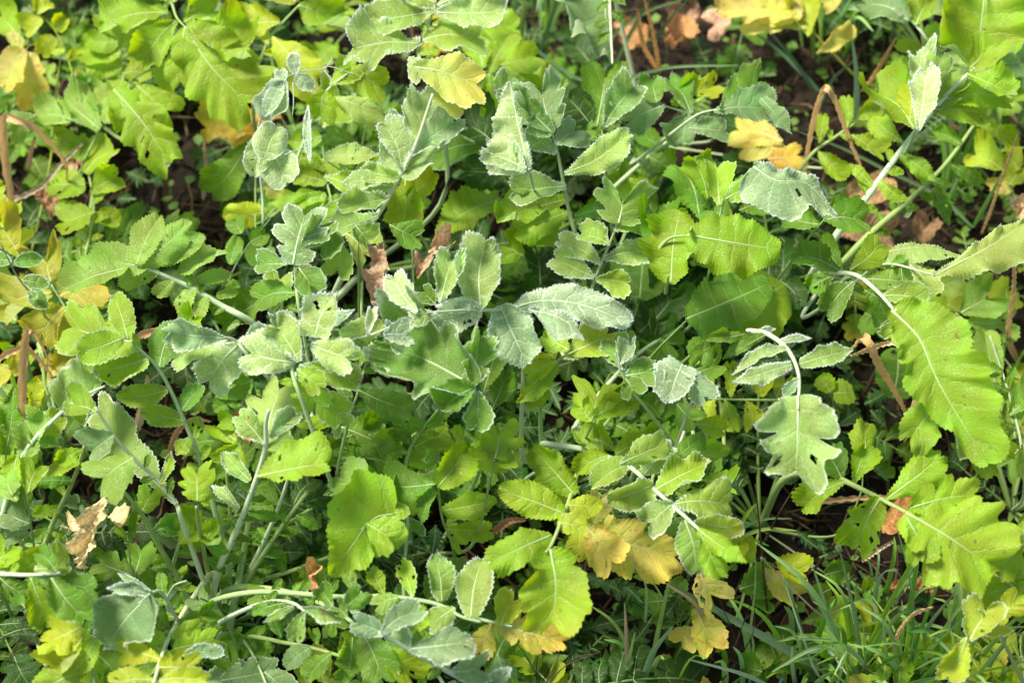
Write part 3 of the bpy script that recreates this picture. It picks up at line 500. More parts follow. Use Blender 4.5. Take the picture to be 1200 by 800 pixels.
Lf('q','Q',32,'B',.7,[(400,520),(390,350)],[(400,345,215,245,(50,30),'b',{'f':.55}),(395,350,440,260,30,'b'),(420,330,560,225,22,'n',{'f':.7}),(370,360,430,330,20,'b')],rr=2,root=False)
Lf('q','Q',34,'P',.5,[(440,420),(520,370),(640,335),(720,300)],[(520,372,700,290,(62,28),'w',{'f':.28,'dr':0}),(690,335,820,330,(60,50),'b',{'c':'B','f':.65}),(620,340,640,220,22,'b',{'f':.7}),(700,270,790,390,40,'b',{'f':.6,'c':'B'})],rr=2.6,rfr=.4)
Lf('q','Q',27,'G',.12,[(540,700),(580,580),(640,360)],[(630,380,560,460,(50,55),'b'),(640,370,740,500,(75,60),'b',{'c':'G','f':.25}),(580,570,815,660,(62,62),'b',{'c':'G','f':.18}),(560,600,490,590,40,'b')],rr=2.6)
Lf('m','G',(14,32),'S',.42,[(770,400),(820,290),(870,170),(930,-10),(935,-110),(945,-160)],[(935,-20,990,-270,(90,80),'t',{'c':'P','f':.4}),(930,-40,835,-150,(34,40),'b',{'c':'S'}),(880,90,770,-20,(30,28),'n',{'c':'S'}),(900,75,1170,10,(85,45),'b',{'c':'L','f':.12,'z':30,'m':[(1040,50)]}),(840,190,740,100,(20,18),'n',{'c':'S'}),(870,200,1000,215,18,'n',{'c':'G','f':.1}),(950,-60,1050,-160,35,'b',{'c':'B'})],rr=5,rfr=.5,rc='P')
Lf('p','D',(20,27),'S',.4,[(10,1000),(80,800),(210,655),(300,590),(370,556)],[(220,650,365,555,(88,16),'w',{'c':'S','f':.4,'dr':0}),(80,790,225,650,(45,42),'b',{'c':'L','f':.35}),(60,850,150,640,(50,40),'b',{'c':'S','f':.25}),(60,800,20,950,50,'b',{'c':'L','f':.1}),(300,600,340,500,40,'b',{'c':'L','f':.1,'z':24})],rr=3.6,rfr=.4)
Lf('m','G',(20,30),'B',.3,[(640,230),(620,172),(560,95),(470,10),(400,-70),(335,-170)],[(620,170,330,-175,(55,80),'b',{'m':[(480,20),(395,-80)],'c':'S','f':.46,'dr':.02}),(470,10,330,100,70,'b',{'c':'S','z':28.5,'f':.1}),(400,-70,300,-10,(45,60),'b',{'c':'B','f':.3}),(340,-150,230,-190,(48,50),'b',{'c':'L','f':.3}),(300,-100,270,-190,40,'b',{'c':'L','f':.3}),(560,100,600,-20,(10,24),'n',{'c':'L'})],rr=3.4,rfr=.5,rc='P')
Lf('q','D',24,'L',.04,[(800,900),(820,760)],[(830,750,760,690,40,'b'),(840,760,790,850,50,'b',{'d':.1}),(840,700,765,680,28,'o')])
Lf('z','D',(14,18),'W',.0,[(300,420),(240,300),(180,200)],[(180,190,150,75,(60,70),'b',{'c':'V'}),(210,240,380,190,(70,60),'b',{'c':'V','d':.25}),(180,230,0,270,70,'b',{'c':'V','d':.1}),(230,280,120,400,60,'b',{'c':'V'}),(240,300,250,400,50,'b',{'c':'V','d':.1}),(60,80,-10,-30,70,'b',{'c':'V'})],rr=2.2)
Lf('z','D',14,'V',.0,[(180,640),(160,560),(150,480),(140,440)],[(60,330,-40,200,80,'b',{'c':'S'}),(70,400,55,520,26,'b'),(170,560,165,430,30,'n',{'c':'V'}),(120,640,130,520,28,'n',{'c':'Y'}),(180,520,260,430,35,'b'),(20,480,-30,560,45,'b',{'c':'V'}),(50,640,-20,720,40,'b',{'c':'G'}),(160,610,160,500,25,'n',{'c':'V'})],rr=3.8,rc='S')
Lf('z','A',15,'L',.05,[(-40,900),(20,780)],[(10,800,40,700,50,'b',{'c':'Y'}),(0,860,110,860,50,'b',{'c':'Y'}),(-20,780,-40,640,50,'b',{'c':'Y'})])
# --- centre
Lf('r','E',(26,35),'B',.72,[(640,520),(650,400),(655,293),(520,290),(440,290),(300,300)],[(490,285,508,38,(66,68),'o',{'c':'S','f':0.64,'dr':.02}),(455,280,330,275,20,'n',{'z':33}),(350,262,395,82,(50,48),'b',{'c':'S','f':0.56}),(265,300,170,158,(40,45),'b',{'c':'S','f':0.54}),(495,292,325,335,(48,52),'o',{'c':'B','f':0.74}),(335,305,240,320,(32,30),'b',{'c':'S','f':0.54}),(330,270,280,215,32,'b',{'c':'G','f':0.29,'z':30}),(560,275,655,487,(72,66),'o',{'c':'B','f':0.62}),(585,290,1020,330,(62,58),'b',{'m':[(700,260),(850,270)],'c':'B','f':0.76,'dr':.06,'cup':-.2,'wv':.16}),(665,290,860,350,(14,75),'b',{'c':'B','f':0.74,'z':35})],rr=3.2,rfr=.5,rc='P')
Lf('r','E',(20,30),'L',.3,[(700,640),(700,560),(760,470),(830,430)],[(790,450,968,350,(60,75),'b',{'c':'Y','f':.34,'d':.12}),(800,430,700,370,(36,60),'b',{'c':'L','f':.3}),(755,480,615,615,(34,30),'n',{'c':'L','f':.1}),(760,470,640,520,38,'b',{'c':'Y','f':.08}),(720,540,660,640,35,'n',{'c':'L','f':.1}),(750,460,700,420,45,'b',{'c':'Y','f':.2})],rr=3,rc='S')
Lf('s','E',(22,32),'L',.22,[(500,720),(490,640),(470,570)],[(470,560,165,400,(120,135),'t',{'c':'G','f':.34,'dr':.02,'lo':[(.42,.35),(.7,.2)]}),(470,560,330,640,(48,60),'b',{'c':'G','f':.2}),(465,545,500,360,(62,45),'t',{'c':'G','f':.36}),(480,575,475,715,(44,46),'b',{'c':'G','f':.42}),(500,580,560,370,(50,50),'b',{'c':'G','f':.05,'z':27}),(530,640,580,500,42,'b',{'c':'G','f':.05,'z':25})],rr=2.8)
Lf('q','E',(18,20),'G',.06,[(100,900),(-20,720)],[(0,700,200,790,(60,75),'t',{'c':'G'}),(30,720,10,850,60,'b',{'c':'G'}),(-30,690,-120,640,60,'b',{'c':'L'}),(60,740,150,900,60,'b',{'c':'G'})])
Lf('s','E',(18,24),'L',.08,[(220,880),(250,760),(340,640)],[(255,770,385,720,(40,44),'b'),(245,760,180,700,30,'b',{'c':'G'}),(290,700,230,690,26,'n',{'c':'G'}),(300,700,380,650,20,'n',{'c':'G'}),(220,820,300,810,35,'b'),(230,790,120,760,40,'b')],rr=4,rc='S')
Lf('s','E',27,'L',.1,[(520,900),(535,800)],[(540,810,560,670,(72,75),'t',{'c':'L'}),(540,820,470,760,48,'b'),(540,830,600,800,40,'b')],rr=2.4)
Lf('h','E',(20,27),'L',.12,[(850,760),(890,680)],[(885,690,900,545,(80,60),'t',{'c':'L'}),(885,670,1015,590,(45,50),'b',{'c':'L'}),(880,680,835,620,36,'b')],rr=2.6)
Lf('h','E',30,'G',.5,[(1060,620),(1000,540),(960,440)],[(990,500,950,380,(46,48),'b',{'c':'G','f':.4}),(1000,520,1118,490,(52,56),'b',{'c':'G','f':.45}),(1000,530,1040,600,(45,40),'b',{'c':'G','f':.4}),(980,480,1020,400,30,'b',{'c':'B'})],rr=2.6)
Lf('h','E',22,'L',.1,[(990,860),(960,780)],[(960,780,830,700,(42,46),'b',{'c':'L','f':.2}),(960,800,1060,720,(36,40),'b'),(940,820,930,900,40,'b'),(980,830,1165,745,(50,46),'b',{'c':'S','f':.3,'z':27})])
Lf('e','E',30,'G',.3,[(60,120),(60,0)],[(50,-10,110,60,40,'b',{'c':'G'}),(170,-10,290,40,(42,50),'b',{'c':'G','f':.12}),(0,60,-20,180,50,'b',{'c':'S','f':.25}),(20,20,110,120,60,'b',{'c':'P','f':.05,'z':26}),(-20,0,-80,90,45,'b')],rr=2)
Lf('h','E',12,'D',.0,[(1000,420),(1050,250)],[(1050,250,1060,30,(95,90),'r',{'c':'G'}),(1100,330,1190,200,(80,80),'b',{'c':'D'}),(700,200,690,60,60,'b',{'c':'D'}),(640,100,560,40,60,'b',{'c':'L','z':18}),(660,60,760,-20,60,'b',{'c':'L','z':20})],rr=2)
Lf('h','E',15,'G',.0,[(880,620),(1030,455),(1200,345)],[(1120,395,1190,420,50,'b',{'c':'G'}),(1100,380,1120,300,45,'b',{'c':'D'}),(1000,460,980,380,40,'b')],rr=4.4,rc='P')
# --- pinnate leaf low right of centre
Lf('t','X',(22,28),'L',.3,[(100,170),(200,205),(300,255),(400,350),(525,460),(600,530)],[(275,235,120,320,(44,52),'o',{'c':'S','f':0.27}),(345,275,470,140,(58,46),'o',{'c':'S','f':0.42}),(385,320,190,400,(58,56),'o',{'c':'S','f':0.46}),(395,340,625,200,(56,58),'o',{'c':'L','f':0.42}),(470,400,345,500,(66,66),'b',{'c':'S','f':0.42}),(480,400,742,370,(66,70),'b',{'c':'L','f':0.37}),(560,475,778,500,(44,42),'o',{'c':'L','f':0.46,'d':.28}),(520,470,575,698,(62,58),'o',{'c':'S','f':0.37}),(575,510,780,640,(42,36),'n',{'c':'L','f':.05}),(585,530,680,720,(50,50),'b',{'c':'L','f':.05}),(225,190,350,110,(38,40),'o',{'c':'L','f':.08}),(190,195,45,270,(36,44),'o',{'c':'L','f':.05,'z':24}),(130,180,60,75,(38,40),'b',{'c':'L','f':.12}),(170,180,90,130,25,'o',{'z':23})],rr=4,rfr=.4,rc='P')
Lf('t','X',(18,24),'L',.08,[(400,250),(480,190),(600,90)],[(400,250,600,90,(36,36),'b',{'c':'G','z':24}),(520,185,705,150,(32,44),'o',{'c':'L','f':.12}),(600,300,735,320,(50,55),'b',{'c':'L','f':.08}),(480,350,640,420,45,'b',{'c':'L','z':20}),(330,120,420,80,35,'b',{'c':'L','f':0}),(560,60,700,90,40,'b',{'c':'L'})],root=False)
Lf('t','H',(20,29),'Y',.12,[(830,60),(800,160),(745,300),(720,340)],[(785,205,548,115,(50,56),'o',{'c':'L','f':.12}),(740,280,515,370,(60,56),'t',{'c':'L','lo':[(.4,.15),(.7,.1)]}),(820,140,665,-30,(50,50),'o',{'c':'L'}),(795,175,920,165,(32,34),'o'),(760,235,860,268,(38,36),'o'),(735,330,745,625,(100,108),'t',{'c':'L','d':.2,'lo':[(.2,.3),(.65,.08)],'n':(.1,-.1)}),(750,320,770,390,30,'n')],rr=3.4,rc='S')
Lf('t','H',(17,19),'W',.02,[(740,180),(820,225),(900,250)],[(830,225,1210,370,(78,100),'t',{'c':'W','d':.42,'lo':[(.25,.2),(.55,.4)],'f':0}),(840,250,825,375,(36,40),'o',{'c':'Y','d':.1}),(890,240,915,130,(40,40),'b',{'c':'W'}),(740,230,740,130,(45,40),'b',{'c':'Y'}),(860,250,970,400,70,'b',{'c':'W','d':.2})],rr=2.2,rc='P')
Lf('t','H',(20,23),'P',.22,[(470,570),(550,590),(600,600)],[(540,590,800,660,(72,55),'t',{'c':'W','d':.62,'f':.1}),(530,590,480,710,(42,46),'b',{'c':'W','d':.5,'f':.05}),(560,600,620,480,(50,60),'b',{'c':'Y','f':.2})],rr=2.2,root=False)
Lf('s','H',(16,26),'L',.3,[(420,900),(230,560),(230,200),(130,205),(70,260)],[(175,200,-110,440,(0,0),'t') if 0 else (190,205,-30,420,(105,125),'w',{'m':[(90,240)],'c':'L','f':.14,'dr':.03,'d':.12,'lo':[(.55,.12)]}),(190,195,-20,60,(72,70),'b',{'c':'S','f':.22}),(90,240,195,300,(56,52),'b',{'c':'L','f':.22}),(180,205,240,190,28,'r',{'c':'L','f':.2}),(230,220,260,290,40,'b',{'c':'G','z':21}),(170,160,130,50,50,'b',{'c':'G','f':.15,'z':24})],rr=2.2,rfr=.3,root=False)
Lf('s','H',(12,24),'L',.06,[(390,310),(355,220),(340,110)],[(330,100,162,110,(56,60),'b',{'c':'G','f':.06}),(340,110,450,-40,(50,54),'o',{'c':'L'}),(330,120,275,235,(22,24),'n',{'c':'G'}),(355,195,540,150,(38,42),'o',{'c':'L'}),(370,260,540,260,(34,40),'b',{'c':'L','z':18}),(365,250,400,230,20,'b'),(385,290,430,320,30,'b')],rr=2.8,rc='S')
Lf('q','H',20,'G',.03,[(40,90),(0,0)],[(0,10,200,20,60,'b',{'c':'G'}),(0,-60,160,-90,60,'b',{'c':'G'}),(300,60,280,-60,70,'b',{'c':'G','z':16}),(250,80,200,-20,50,'b',{'c':'D'}),(400,20,590,0,55,'b',{'c':'L','z':18})])
# --- bottom centre
Lf('m','H',(20,25),'S',.4,[(-300,480),(0,497),(160,495),(330,520),(420,565),(490,585)],[(455,570,492,355,(52,58),'o',{'c':'S','f':.4}),(355,512,328,342,(38,42),'o',{'c':'S','f':.4}),(250,500,205,372,(30,34),'b',{'c':'L','f':.2}),(150,490,95,395,(26,28),'b',{'c':'L','f':.15}),(40,490,15,400,(22,24),'b',{'c':'S','f':.15}),(400,535,300,600,(40,44),'b',{'c':'S','f':.3}),(200,500,110,530,38,'b',{'c':'S','f':.2}),(270,520,270,620,45,'n',{'c':'L','f':.05})],rr=3.6,rfr=.3,rc='S')
Lf('x','H',(22,30),'B',.5,[(560,840),(440,790),(280,705),(130,620)],[(140,625,285,525,(45,48),'b',{'c':'B','f':.42}),(150,630,38,580,(44,38),'b',{'c':'B','f':.42}),(240,680,470,650,(60,62),'b',{'c':'B','f':.4}),(240,690,190,605,(28,30),'b',{'c':'B','f':.45}),(300,700,310,650,14,'n'),(390,760,520,750,(62,50),'b',{'c':'B','f':.4}),(375,760,355,680,(30,28),'b',{'c':'B','f':.5}),(480,810,600,790,(45,40),'b',{'c':'B','f':.5}),(10,540,80,470,(36,42),'b',{'c':'G','f':.3,'z':27}),(20,570,-20,520,30,'b',{'c':'G','f':.3,'z':27}),(400,790,380,850,30,'b')],rr=4.8,rfr=.3,rc='P')
Lf('x','H',23,'L',.05,[(250,900),(200,760)],[(155,680,265,800,(70,72),'b',{'c':'L'}),(60,600,150,800,(60,56),'b',{'c':'G'}),(220,700,330,640,50,'b',{'c':'G','z':20}),(40,640,20,780,45,'n',{'c':'G','z':20}),(550,700,590,790,40,'b',{'c':'B','z':18}),(540,720,600,590,50,'b',{'c':'G','z':17})])
Lf('m','Z',(8,22),'G',.05,[(-60,620),(0,620),(100,640),(230,665),(440,730),(560,780)],[(100,625,60,540,(25,25),'b'),(215,660,110,735,(34,34),'o',{'f':.15,'c':'B'}),(300,680,185,780,(38,40),'b'),(240,650,215,590,22,'b'),(330,690,390,600,40,'n',{'c':'L'}),(390,710,320,800,32,'b'),(470,740,440,840,40,'b'),(130,640,170,570,20,'n')],rr=3.6,rc='S')
Lf('m','Z',(12,26),'S',.32,[(-90,430),(0,428),(100,440),(200,470),(300,510),(400,580)],[(215,475,160,450,20,'n'),(300,500,255,430,(30,34),'b',{'c':'G','f':.2}),(380,530,375,440,34,'b',{'c':'G','f':.35}),(60,445,-30,460,40,'b',{'c':'G','f':.05})],rr=4.8,rc='S')
Lf('m','Z',(22,28),'S',.5,[(-10,500),(80,480),(150,490),(190,520)],[(160,500,345,545,(24,26),'b',{'c':'S','f':.45}),(190,520,150,640,(34,32),'b',{'c':'S','f':.3}),(150,500,30,565,(20,14),'n',{'c':'S','f':.3}),(120,485,-20,520,(26,22),'b',{'c':'G','f':.1}),(280,540,330,600,40,'b',{'c':'G','f':.1,'z':23})],rr=3,rfr=.5)
# --- bottom left
Lf('p','G',(24,29),'L',.2,[(-60,440),(0,418),(100,420),(210,412)],[(-10,410,150,395,(62,20),'b',{'c':'L','f':.14}),(110,420,345,470,(48,55),'b',{'c':'G','f':.22}),(120,400,250,380,(50,40),'b',{'c':'S','f':.28}),(110,430,165,605,(55,52),'b',{'c':'L','f':.14}),(180,430,310,590,(52,62),'b',{'c':'G','f':.25}),(0,430,100,500,40,'b',{'c':'G','f':.1}),(-20,390,40,310,60,'b',{'c':'L','f':.05}),(200,410,130,330,30,'b',{'c':'G'})],rr=4,rfr=.8,rc='P')
Lf('p','G',26,'Y',.1,[(340,900),(310,660)],[(290,600,135,665,(60,62),'t',{'c':'Y'}),(290,640,200,760,45,'b',{'c':'Y','f':.05}),(340,640,250,770,40,'n',{'c':'L'}),(300,760,120,830,(60,55),'b',{'c':'L','f':.2}),(340,700,300,830,55,'b',{'c':'L','f':0,'z':22}),(330,690,430,790,60,'b',{'c':'G','f':0,'z':20})])
Lf('m','G',(18,27),'B',.5,[(640,600),(575,490),(540,480),(490,520)],[(530,490,370,672,(85,75),'w',{'c':'B','f':.45,'dr':.02}),(540,490,375,468,(18,22),'n',{'c':'B','f':.5}),(540,500,580,610,(25,35),'b',{'c':'G','f':.1,'z':22}),(530,480,410,410,14,'n',{'c':'B','f':.4})],rr=3,rfr=.6,rc='P')
Lf('m','G',(10,24),'B',.5,[(610,570),(585,520),(610,460),(655,440)],[(600,580,640,440,(8,14),'n',{'f':.6,'m':[(590,500)]})],rr=2.2,rfr=.6)
Lf('m','G',(12,27),'L',.12,[(740,420),(700,470),(640,560),(585,660),(540,800)],[(590,650,515,640,(26,30),'b',{'c':'L'}),(600,640,715,610,(36,34),'b',{'c':'L'}),(610,680,765,640,(44,44),'t',{'c':'L'}),(570,720,405,685,(42,38),'b',{'c':'Y','f':.12}),(560,745,700,740,(52,50),'t',{'c':'Y','f':.1}),(550,790,370,795,(38,40),'b',{'c':'Y'}),(560,790,740,790,(40,40),'b',{'c':'Y','f':.25}),(640,700,790,690,(24,30),'b',{'c':'B','f':.5}),(620,590,720,570,28,'b',{'c':'G'}),(540,640,400,700,30,'b',{'c':'G','z':20})],rr=4.6,rfr=.4,rc='P')
Lf('m','G',(8,20),'B',.25,[(850,640),(900,720),(960,860)],[(780,790,985,735,(50,52),'t',{'c':'B','f':.3}),(700,790,860,760,(50,50),'b',{'c':'B','f':.3}),(840,760,790,700,45,'b',{'c':'G','f':.15}),(830,660,950,640,50,'b',{'c':'G','f':0}),(770,650,840,690,45,'b',{'c':'G','f':0}),(930,760,1010,830,50,'b',{'c':'B'})])
Lf('m','G',(6,16),'G',.04,[(810,590),(850,380),(880,200),(890,100)],[(870,290,790,260,16,'n'),(860,330,800,390,18,'n'),(875,270,975,265,18,'n'),(870,310,960,310,16,'n'),(865,380,910,395,16,'n'),(880,180,975,170,30,'b'),(885,120,960,80,30,'b')],rr=6.2,rc='S')
Lf('m','G',(6,20),'G',.0,[(820,520),(880,420),(970,280),(1080,130)],[(930,350,1010,340,14,'n'),(1010,240,960,160,16,'n'),(1060,170,1160,130,40,'b',{'c':'D'}),(1040,210,1120,260,20,'n'),(960,300,900,250,14,'n'),(1010,250,1060,270,14,'n'),(1030,180,1100,60,40,'b',{'c':'D'})],rr=6.5,rc='S')
Lf('m','G',(7,22),'G',.0,[(840,480),(920,320),(980,180),(1020,60)],[(960,240,1010,190,14,'n'),(980,180,930,100,25,'b',{'c':'G'}),(1015,90,1080,20,40,'b',{'c':'D'})],rr=4.6,rfr=.3,rc='P')
Lf('m','G',(5,14),'G',.0,[(800,560),(890,455),(1040,400),(1200,340)],[(1000,410,990,340,20,'n'),(1050,390,1130,420,30,'b'),(1110,370,1160,440,30,'b'),(960,430,1000,470,18,'n')],rr=4.6,rc='S')
Lf('m','G',(5,18),'G',.06,[(590,520),(600,420),(630,310)],[(610,400,530,390,18,'n'),(620,350,700,330,18,'n'),(630,310,700,240,40,'b',{'c':'L'})],rr=5,rc='S')
Lf('m','G',(5,24),'L',.1,[(680,600),(640,460),(560,320),(500,210),(430,120)],[(500,200,540,110,(40,44),'b',{'c':'L'}),(590,370,520,360,18,'n'),(540,270,640,230,(34,38),'b',{'c':'G','f':.25}),(580,260,725,215,(38,44),'b',{'c':'L','f':.05}),(500,210,420,240,14,'n')],rr=5,rc='S')
Lf('m','G',(6,24),'G',.03,[(760,520),(730,400),(700,250),(690,180)],[(720,330,660,290,34,'b',{'c':'L'}),(700,290,780,290,(36,44),'b',{'c':'L'}),(695,160,690,30,(60,62),'t',{'c':'L'}),(725,360,800,390,26,'b'),(740,430,810,450,24,'b'),(715,300,800,340,24,'n')],rr=4.4,rc='S')
Lf('m','G',(8,20),'G',.04,[(620,640),(540,560),(470,430),(450,300)],[(460,420,330,370,(48,50),'t'),(470,430,500,300,(46,46),'b'),(450,300,445,250,40,'b'),(500,470,420,500,50,'b',{'c':'G'}),(520,520,560,420,50,'b',{'c':'G'}),(470,440,340,430,45,'b',{'c':'D','z':12}),(430,400,310,410,50,'b',{'c':'D','z':12}),(600,600,520,600,40,'b')])
Lf('m','G',(8,22),'G',.12,[(830,660),(790,570),(740,520),(700,500)],[(700,560,760,530,38,'b',{'c':'G'}),(730,540,680,490,40,'b',{'c':'B'}),(790,590,720,620,20,'n')],rr=2.6)
Lf('p','G',(16,24),'G',.14,[(120,330),(105,220),(95,130)],[(95,190,60,110,(28,34),'b',{'c':'G','f':.15}),(105,240,0,190,(50,55),'b',{'c':'B','f':.2}),(100,270,10,290,40,'b',{'c':'B'}),(100,130,130,20,(40,45),'b',{'c':'L','f':0}),(60,160,10,60,40,'b',{'c':'S'})],rr=2)
Lf('p','G',(6,24),'L',.02,[(150,330),(190,230),(260,80),(300,-40)],[(180,260,120,290,18,'b',{'c':'G'}),(220,170,280,170,22,'b',{'c':'B','f':.2}),(200,210,260,230,18,'b',{'c':'B','f':.1}),(210,190,110,210,22,'n'),(250,90,110,90,(24,24),'n',{'c':'G'}),(280,20,150,60,(26,26),'n'),(290,-20,200,30,30,'b'),(180,260,230,290,16,'n')],rr=5,rc='S')
Lf('p','G',(3,12),'G',.0,[(60,620),(40,560),(0,470)],[(0,480,60,450,30,'b',{'c':'D'})],rr=4,rc='H')
Lf('p','D',(14,20),'L',.0,[(30,1000),(20,800)],[(20,800,40,560,40,'n',{'c':'G'}),(40,860,110,760,40,'b'),(0,800,-40,700,50,'b',{'c':'G'}),(20,900,-30,980,50,'b',{'c':'B','f':.2})])
# --- bottom right
Lf('v','I',(20,28),'L',.1,[(500,60),(560,85),(680,145),(785,200)],[(785,200,1115,400,(150,140),'t',{'c':'L','n':(.05,-.1),'dr':.02,'lo':[(.28,.35),(.6,.2)],'cup':.05}),(800,185,1050,130,(65,60),'t',{'c':'L','z':28.4}),(790,220,850,390,(60,45),'b',{'c':'L'}),(575,90,405,185,(42,44),'b'),(695,150,605,345,(58,62),'t',{'c':'L','lo':[(.4,.2)]}),(600,95,650,-40,(36,42),'b'),(715,155,920,-10,(56,58),'b'),(560,80,500,-20,50,'b',{'c':'G','f':.15}),(640,130,700,160,12,'n')],rr=5,rc='S')
Lf('w','I',(18,26),'L',.1,[(1230,600),(1180,480),(1100,420)],[(1190,460,1000,520,(50,55),'b',{'c':'L'}),(1210,420,1100,400,(50,50),'b',{'c':'Y'}),(1230,400,1130,430,60,'b'),(1150,500,1230,470,60,'b',{'c':'Y'}),(1210,300,1100,420,(50,50),'b',{'c':'L'}),(1240,330,1170,220,50,'b')])
Lf('w','I',(20,27),'Y',.4,[(1150,700),(1100,600),(1040,540)],[(1010,650,1080,500,(62,70),'b',{'c':'Y','f':.34}),(1040,620,1130,580,(40,48),'b',{'c':'Y','f':.4}),(1000,640,925,795,(42,50),'b',{'c':'Y','f':.25}),(1130,560,1190,500,(50,50),'b',{'c':'Y','f':.1})],rr=2.6)
Lf('v','I',(8,14),'Y',.0,[(130,560),(90,480),(60,420)],[(60,410,120,520,(60,56),'b',{'c':'W','d':.15}),(40,540,120,690,(55,60),'b',{'c':'W','d':.3}),(20,600,-20,680,50,'b',{'c':'W'}),(200,470,330,420,60,'b',{'c':'G'}),(330,370,450,420,(50,55),'b',{'c':'Y','d':.1}),(280,400,410,500,50,'b',{'c':'W'}),(240,500,330,510,(45,40),'b',{'c':'G'}),(100,330,230,300,50,'b',{'c':'Y'}),(240,280,200,360,40,'b',{'c':'Y'})],rr=1.8)
Lf('v','I',(3,6),'S',.0,[(700,640),(560,600)],[(420,590,590,520,(40,38),'b',{'c':'S'}),(560,620,890,630,(50,30),'o',{'c':'S','d':.1}),(640,470,700,500,30,'o',{'c':'G'}),(500,420,590,400,40,'r',{'c':'G'}),(520,470,450,500,34,'r',{'c':'G'}),(250,740,320,690,30,'r',{'c':'S','d':.1}),(340,700,370,690,26,'r',{'c':'W'}),(280,760,200,740,40,'b',{'c':'G'})],rr=1.2)

# ------------------------------------------------------------ undergrowth: lower leaves of the same plants
GAPS = [(178,225,90,50),(215,150,40,40),(60,235,40,25),(985,130,60,50),(1050,590,95,45),(960,625,90,45),(1020,450,45,60),(75,400,45,35),(215,345,40,22),(30,745,50,40),
        (760,700,85,50),(560,250,30,25),(530,620,30,25),(765,40,60,60),(1090,270,45,45),(905,640,40,60),(430,480,30,20),(640,500,40,25),(1180,420,30,60),(150,600,30,40),(960,215,40,30),(1060,710,110,60),(900,730,80,60),(220,680,25,25)]
def to_px(p):
    d = np.asarray(p)-CPN; zz = d@FW; return 600+(d@RT)/zz/K, 400-(d@UPV)/zz/K
def in_gap(x, y): return any(((x-a)/c)**2+((y-b)/d)**2 < 1 for a, b, c, d in GAPS)
W = random.Random(23)
cnt = 0
for key in list(PL):
    pl = PL[key]; cpx = to_px(np.array(pl.location))
    for k in range(9):
        for tr in range(14):
            az = W.uniform(0, 2*math.pi); ln = W.uniform(.11, .20); el = W.uniform(.35, 1.0)
            p0 = np.array(pl.location); e = p0+np.array([math.cos(az), math.sin(az), .25])*ln*.75; g = to_px(e)
            if not any(in_gap(*to_px(p0+(e-p0)*q)) for q in (.35, .55, .75, .95, 1.15)): break
        else: continue
        y = g[1]
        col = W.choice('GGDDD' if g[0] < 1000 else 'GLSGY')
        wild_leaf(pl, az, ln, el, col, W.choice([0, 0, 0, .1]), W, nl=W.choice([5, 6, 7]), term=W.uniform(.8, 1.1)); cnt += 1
# smaller plants that fill the ground between the big ones, in the picture and round it
spots = []
for i in range(900):
    x, y = W.uniform(-230, 1430), W.uniform(-240, 1000)
    if any(in_gap(x+a, y+b) for a, b in ((0, 0), (50, 0), (-46, 0), (0, 36), (0, -36))) or any((x-a)**2+(y-b)**2 < 92**2 for a, b in spots): continue
    spots.append((x, y))
small = 0
LAND = [((625,375),'the heavily frosted centre leaflets'),((930,480),'the hanging frosted leaf'),((1090,430),'the arching leaf at the right'),((925,225),'the bluish drooping leaf'),((850,290),'the round lime leaf'),((820,600),'the row of frost edged leaflets'),((730,630),'the yellow lobed leaf'),((630,690),'the lime leaf with an orange tip'),((420,610),'the round lime leaf low in the middle'),((270,720),'the crown of the lower left rosette'),((110,600),'the crumpled dead leaf'),((110,380),'the lobed leaf at the left'),((180,290),'the feathery pale leaf'),((250,90),'the broad lime leaf at the top left'),((30,90),'the holed yellow leaf'),((320,150),'the tall pea seedling'),((480,150),'the thick frosted stalk'),((590,170),'the triangular frosted leaf'),((700,30),'the frosted leaf at the top edge'),((1050,170),'the thick diagonal stalk'),((1150,40),'the round leaf in the top right corner'),((870,30),'the yellow leaves at the top'),((1120,620),'the broad glossy leaf'),((1020,720),'the grass tuft'),((1150,730),'the frosty yellow curled leaf'),((500,720),'the bluish frosted row at the bottom'),((380,390),'the curled lime leaves'),((40,690),'the frost rimmed leaf at the bottom left'),((520,430),'the big lobed green leaf')]
SEEN = set()
def small_label(x, y, cn):
    if not (0 < x < 1200 and 0 < y < 800): return cn+' radish seedling just beyond the edge of the picture'
    for (a, b), nm in sorted(LAND, key=lambda q: (q[0][0]-x)**2+(q[0][1]-y)**2)[:4]:
        dx, dy = x-a, y-b
        ps = ('right of' if dx > 0 else 'left of') if abs(dx) > 2*abs(dy) else ('below' if dy > 0 else 'above') if abs(dy) > 2*abs(dx) else ('below and ' if dy > 0 else 'above and ')+('right of' if dx > 0 else 'left of')
        l = cn+' radish seedling low '+ps+' '+nm
        l = l.replace('and left of', '-left of').replace('and right of', '-right of').replace(' -', '-')
        if l not in SEEN: SEEN.add(l); return l
    return l
for i, (x, y) in enumerate(spots):
    inside = 0 < x < 1200 and 0 < y < 800
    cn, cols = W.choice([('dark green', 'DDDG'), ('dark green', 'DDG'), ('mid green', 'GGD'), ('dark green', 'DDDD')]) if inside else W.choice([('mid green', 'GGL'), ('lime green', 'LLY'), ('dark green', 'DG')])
    lb = small_label(x, y, cn)
    nm = plant('u%d' % i, 'radish_seedling', (x, y), lb, 'radish seedlings under the canopy', 'seedling')
    base = W.uniform(0, 6.3); n = 5 if inside else 4
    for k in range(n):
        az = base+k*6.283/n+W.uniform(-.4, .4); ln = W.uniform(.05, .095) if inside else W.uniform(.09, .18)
        wild_leaf(nm, az, ln, W.uniform(.3, .9), W.choice(cols), 0 if inside else W.choice([0, 0, .2]), W, nl=W.choice([3, 4, 5]), term=.95, rscale=.7)

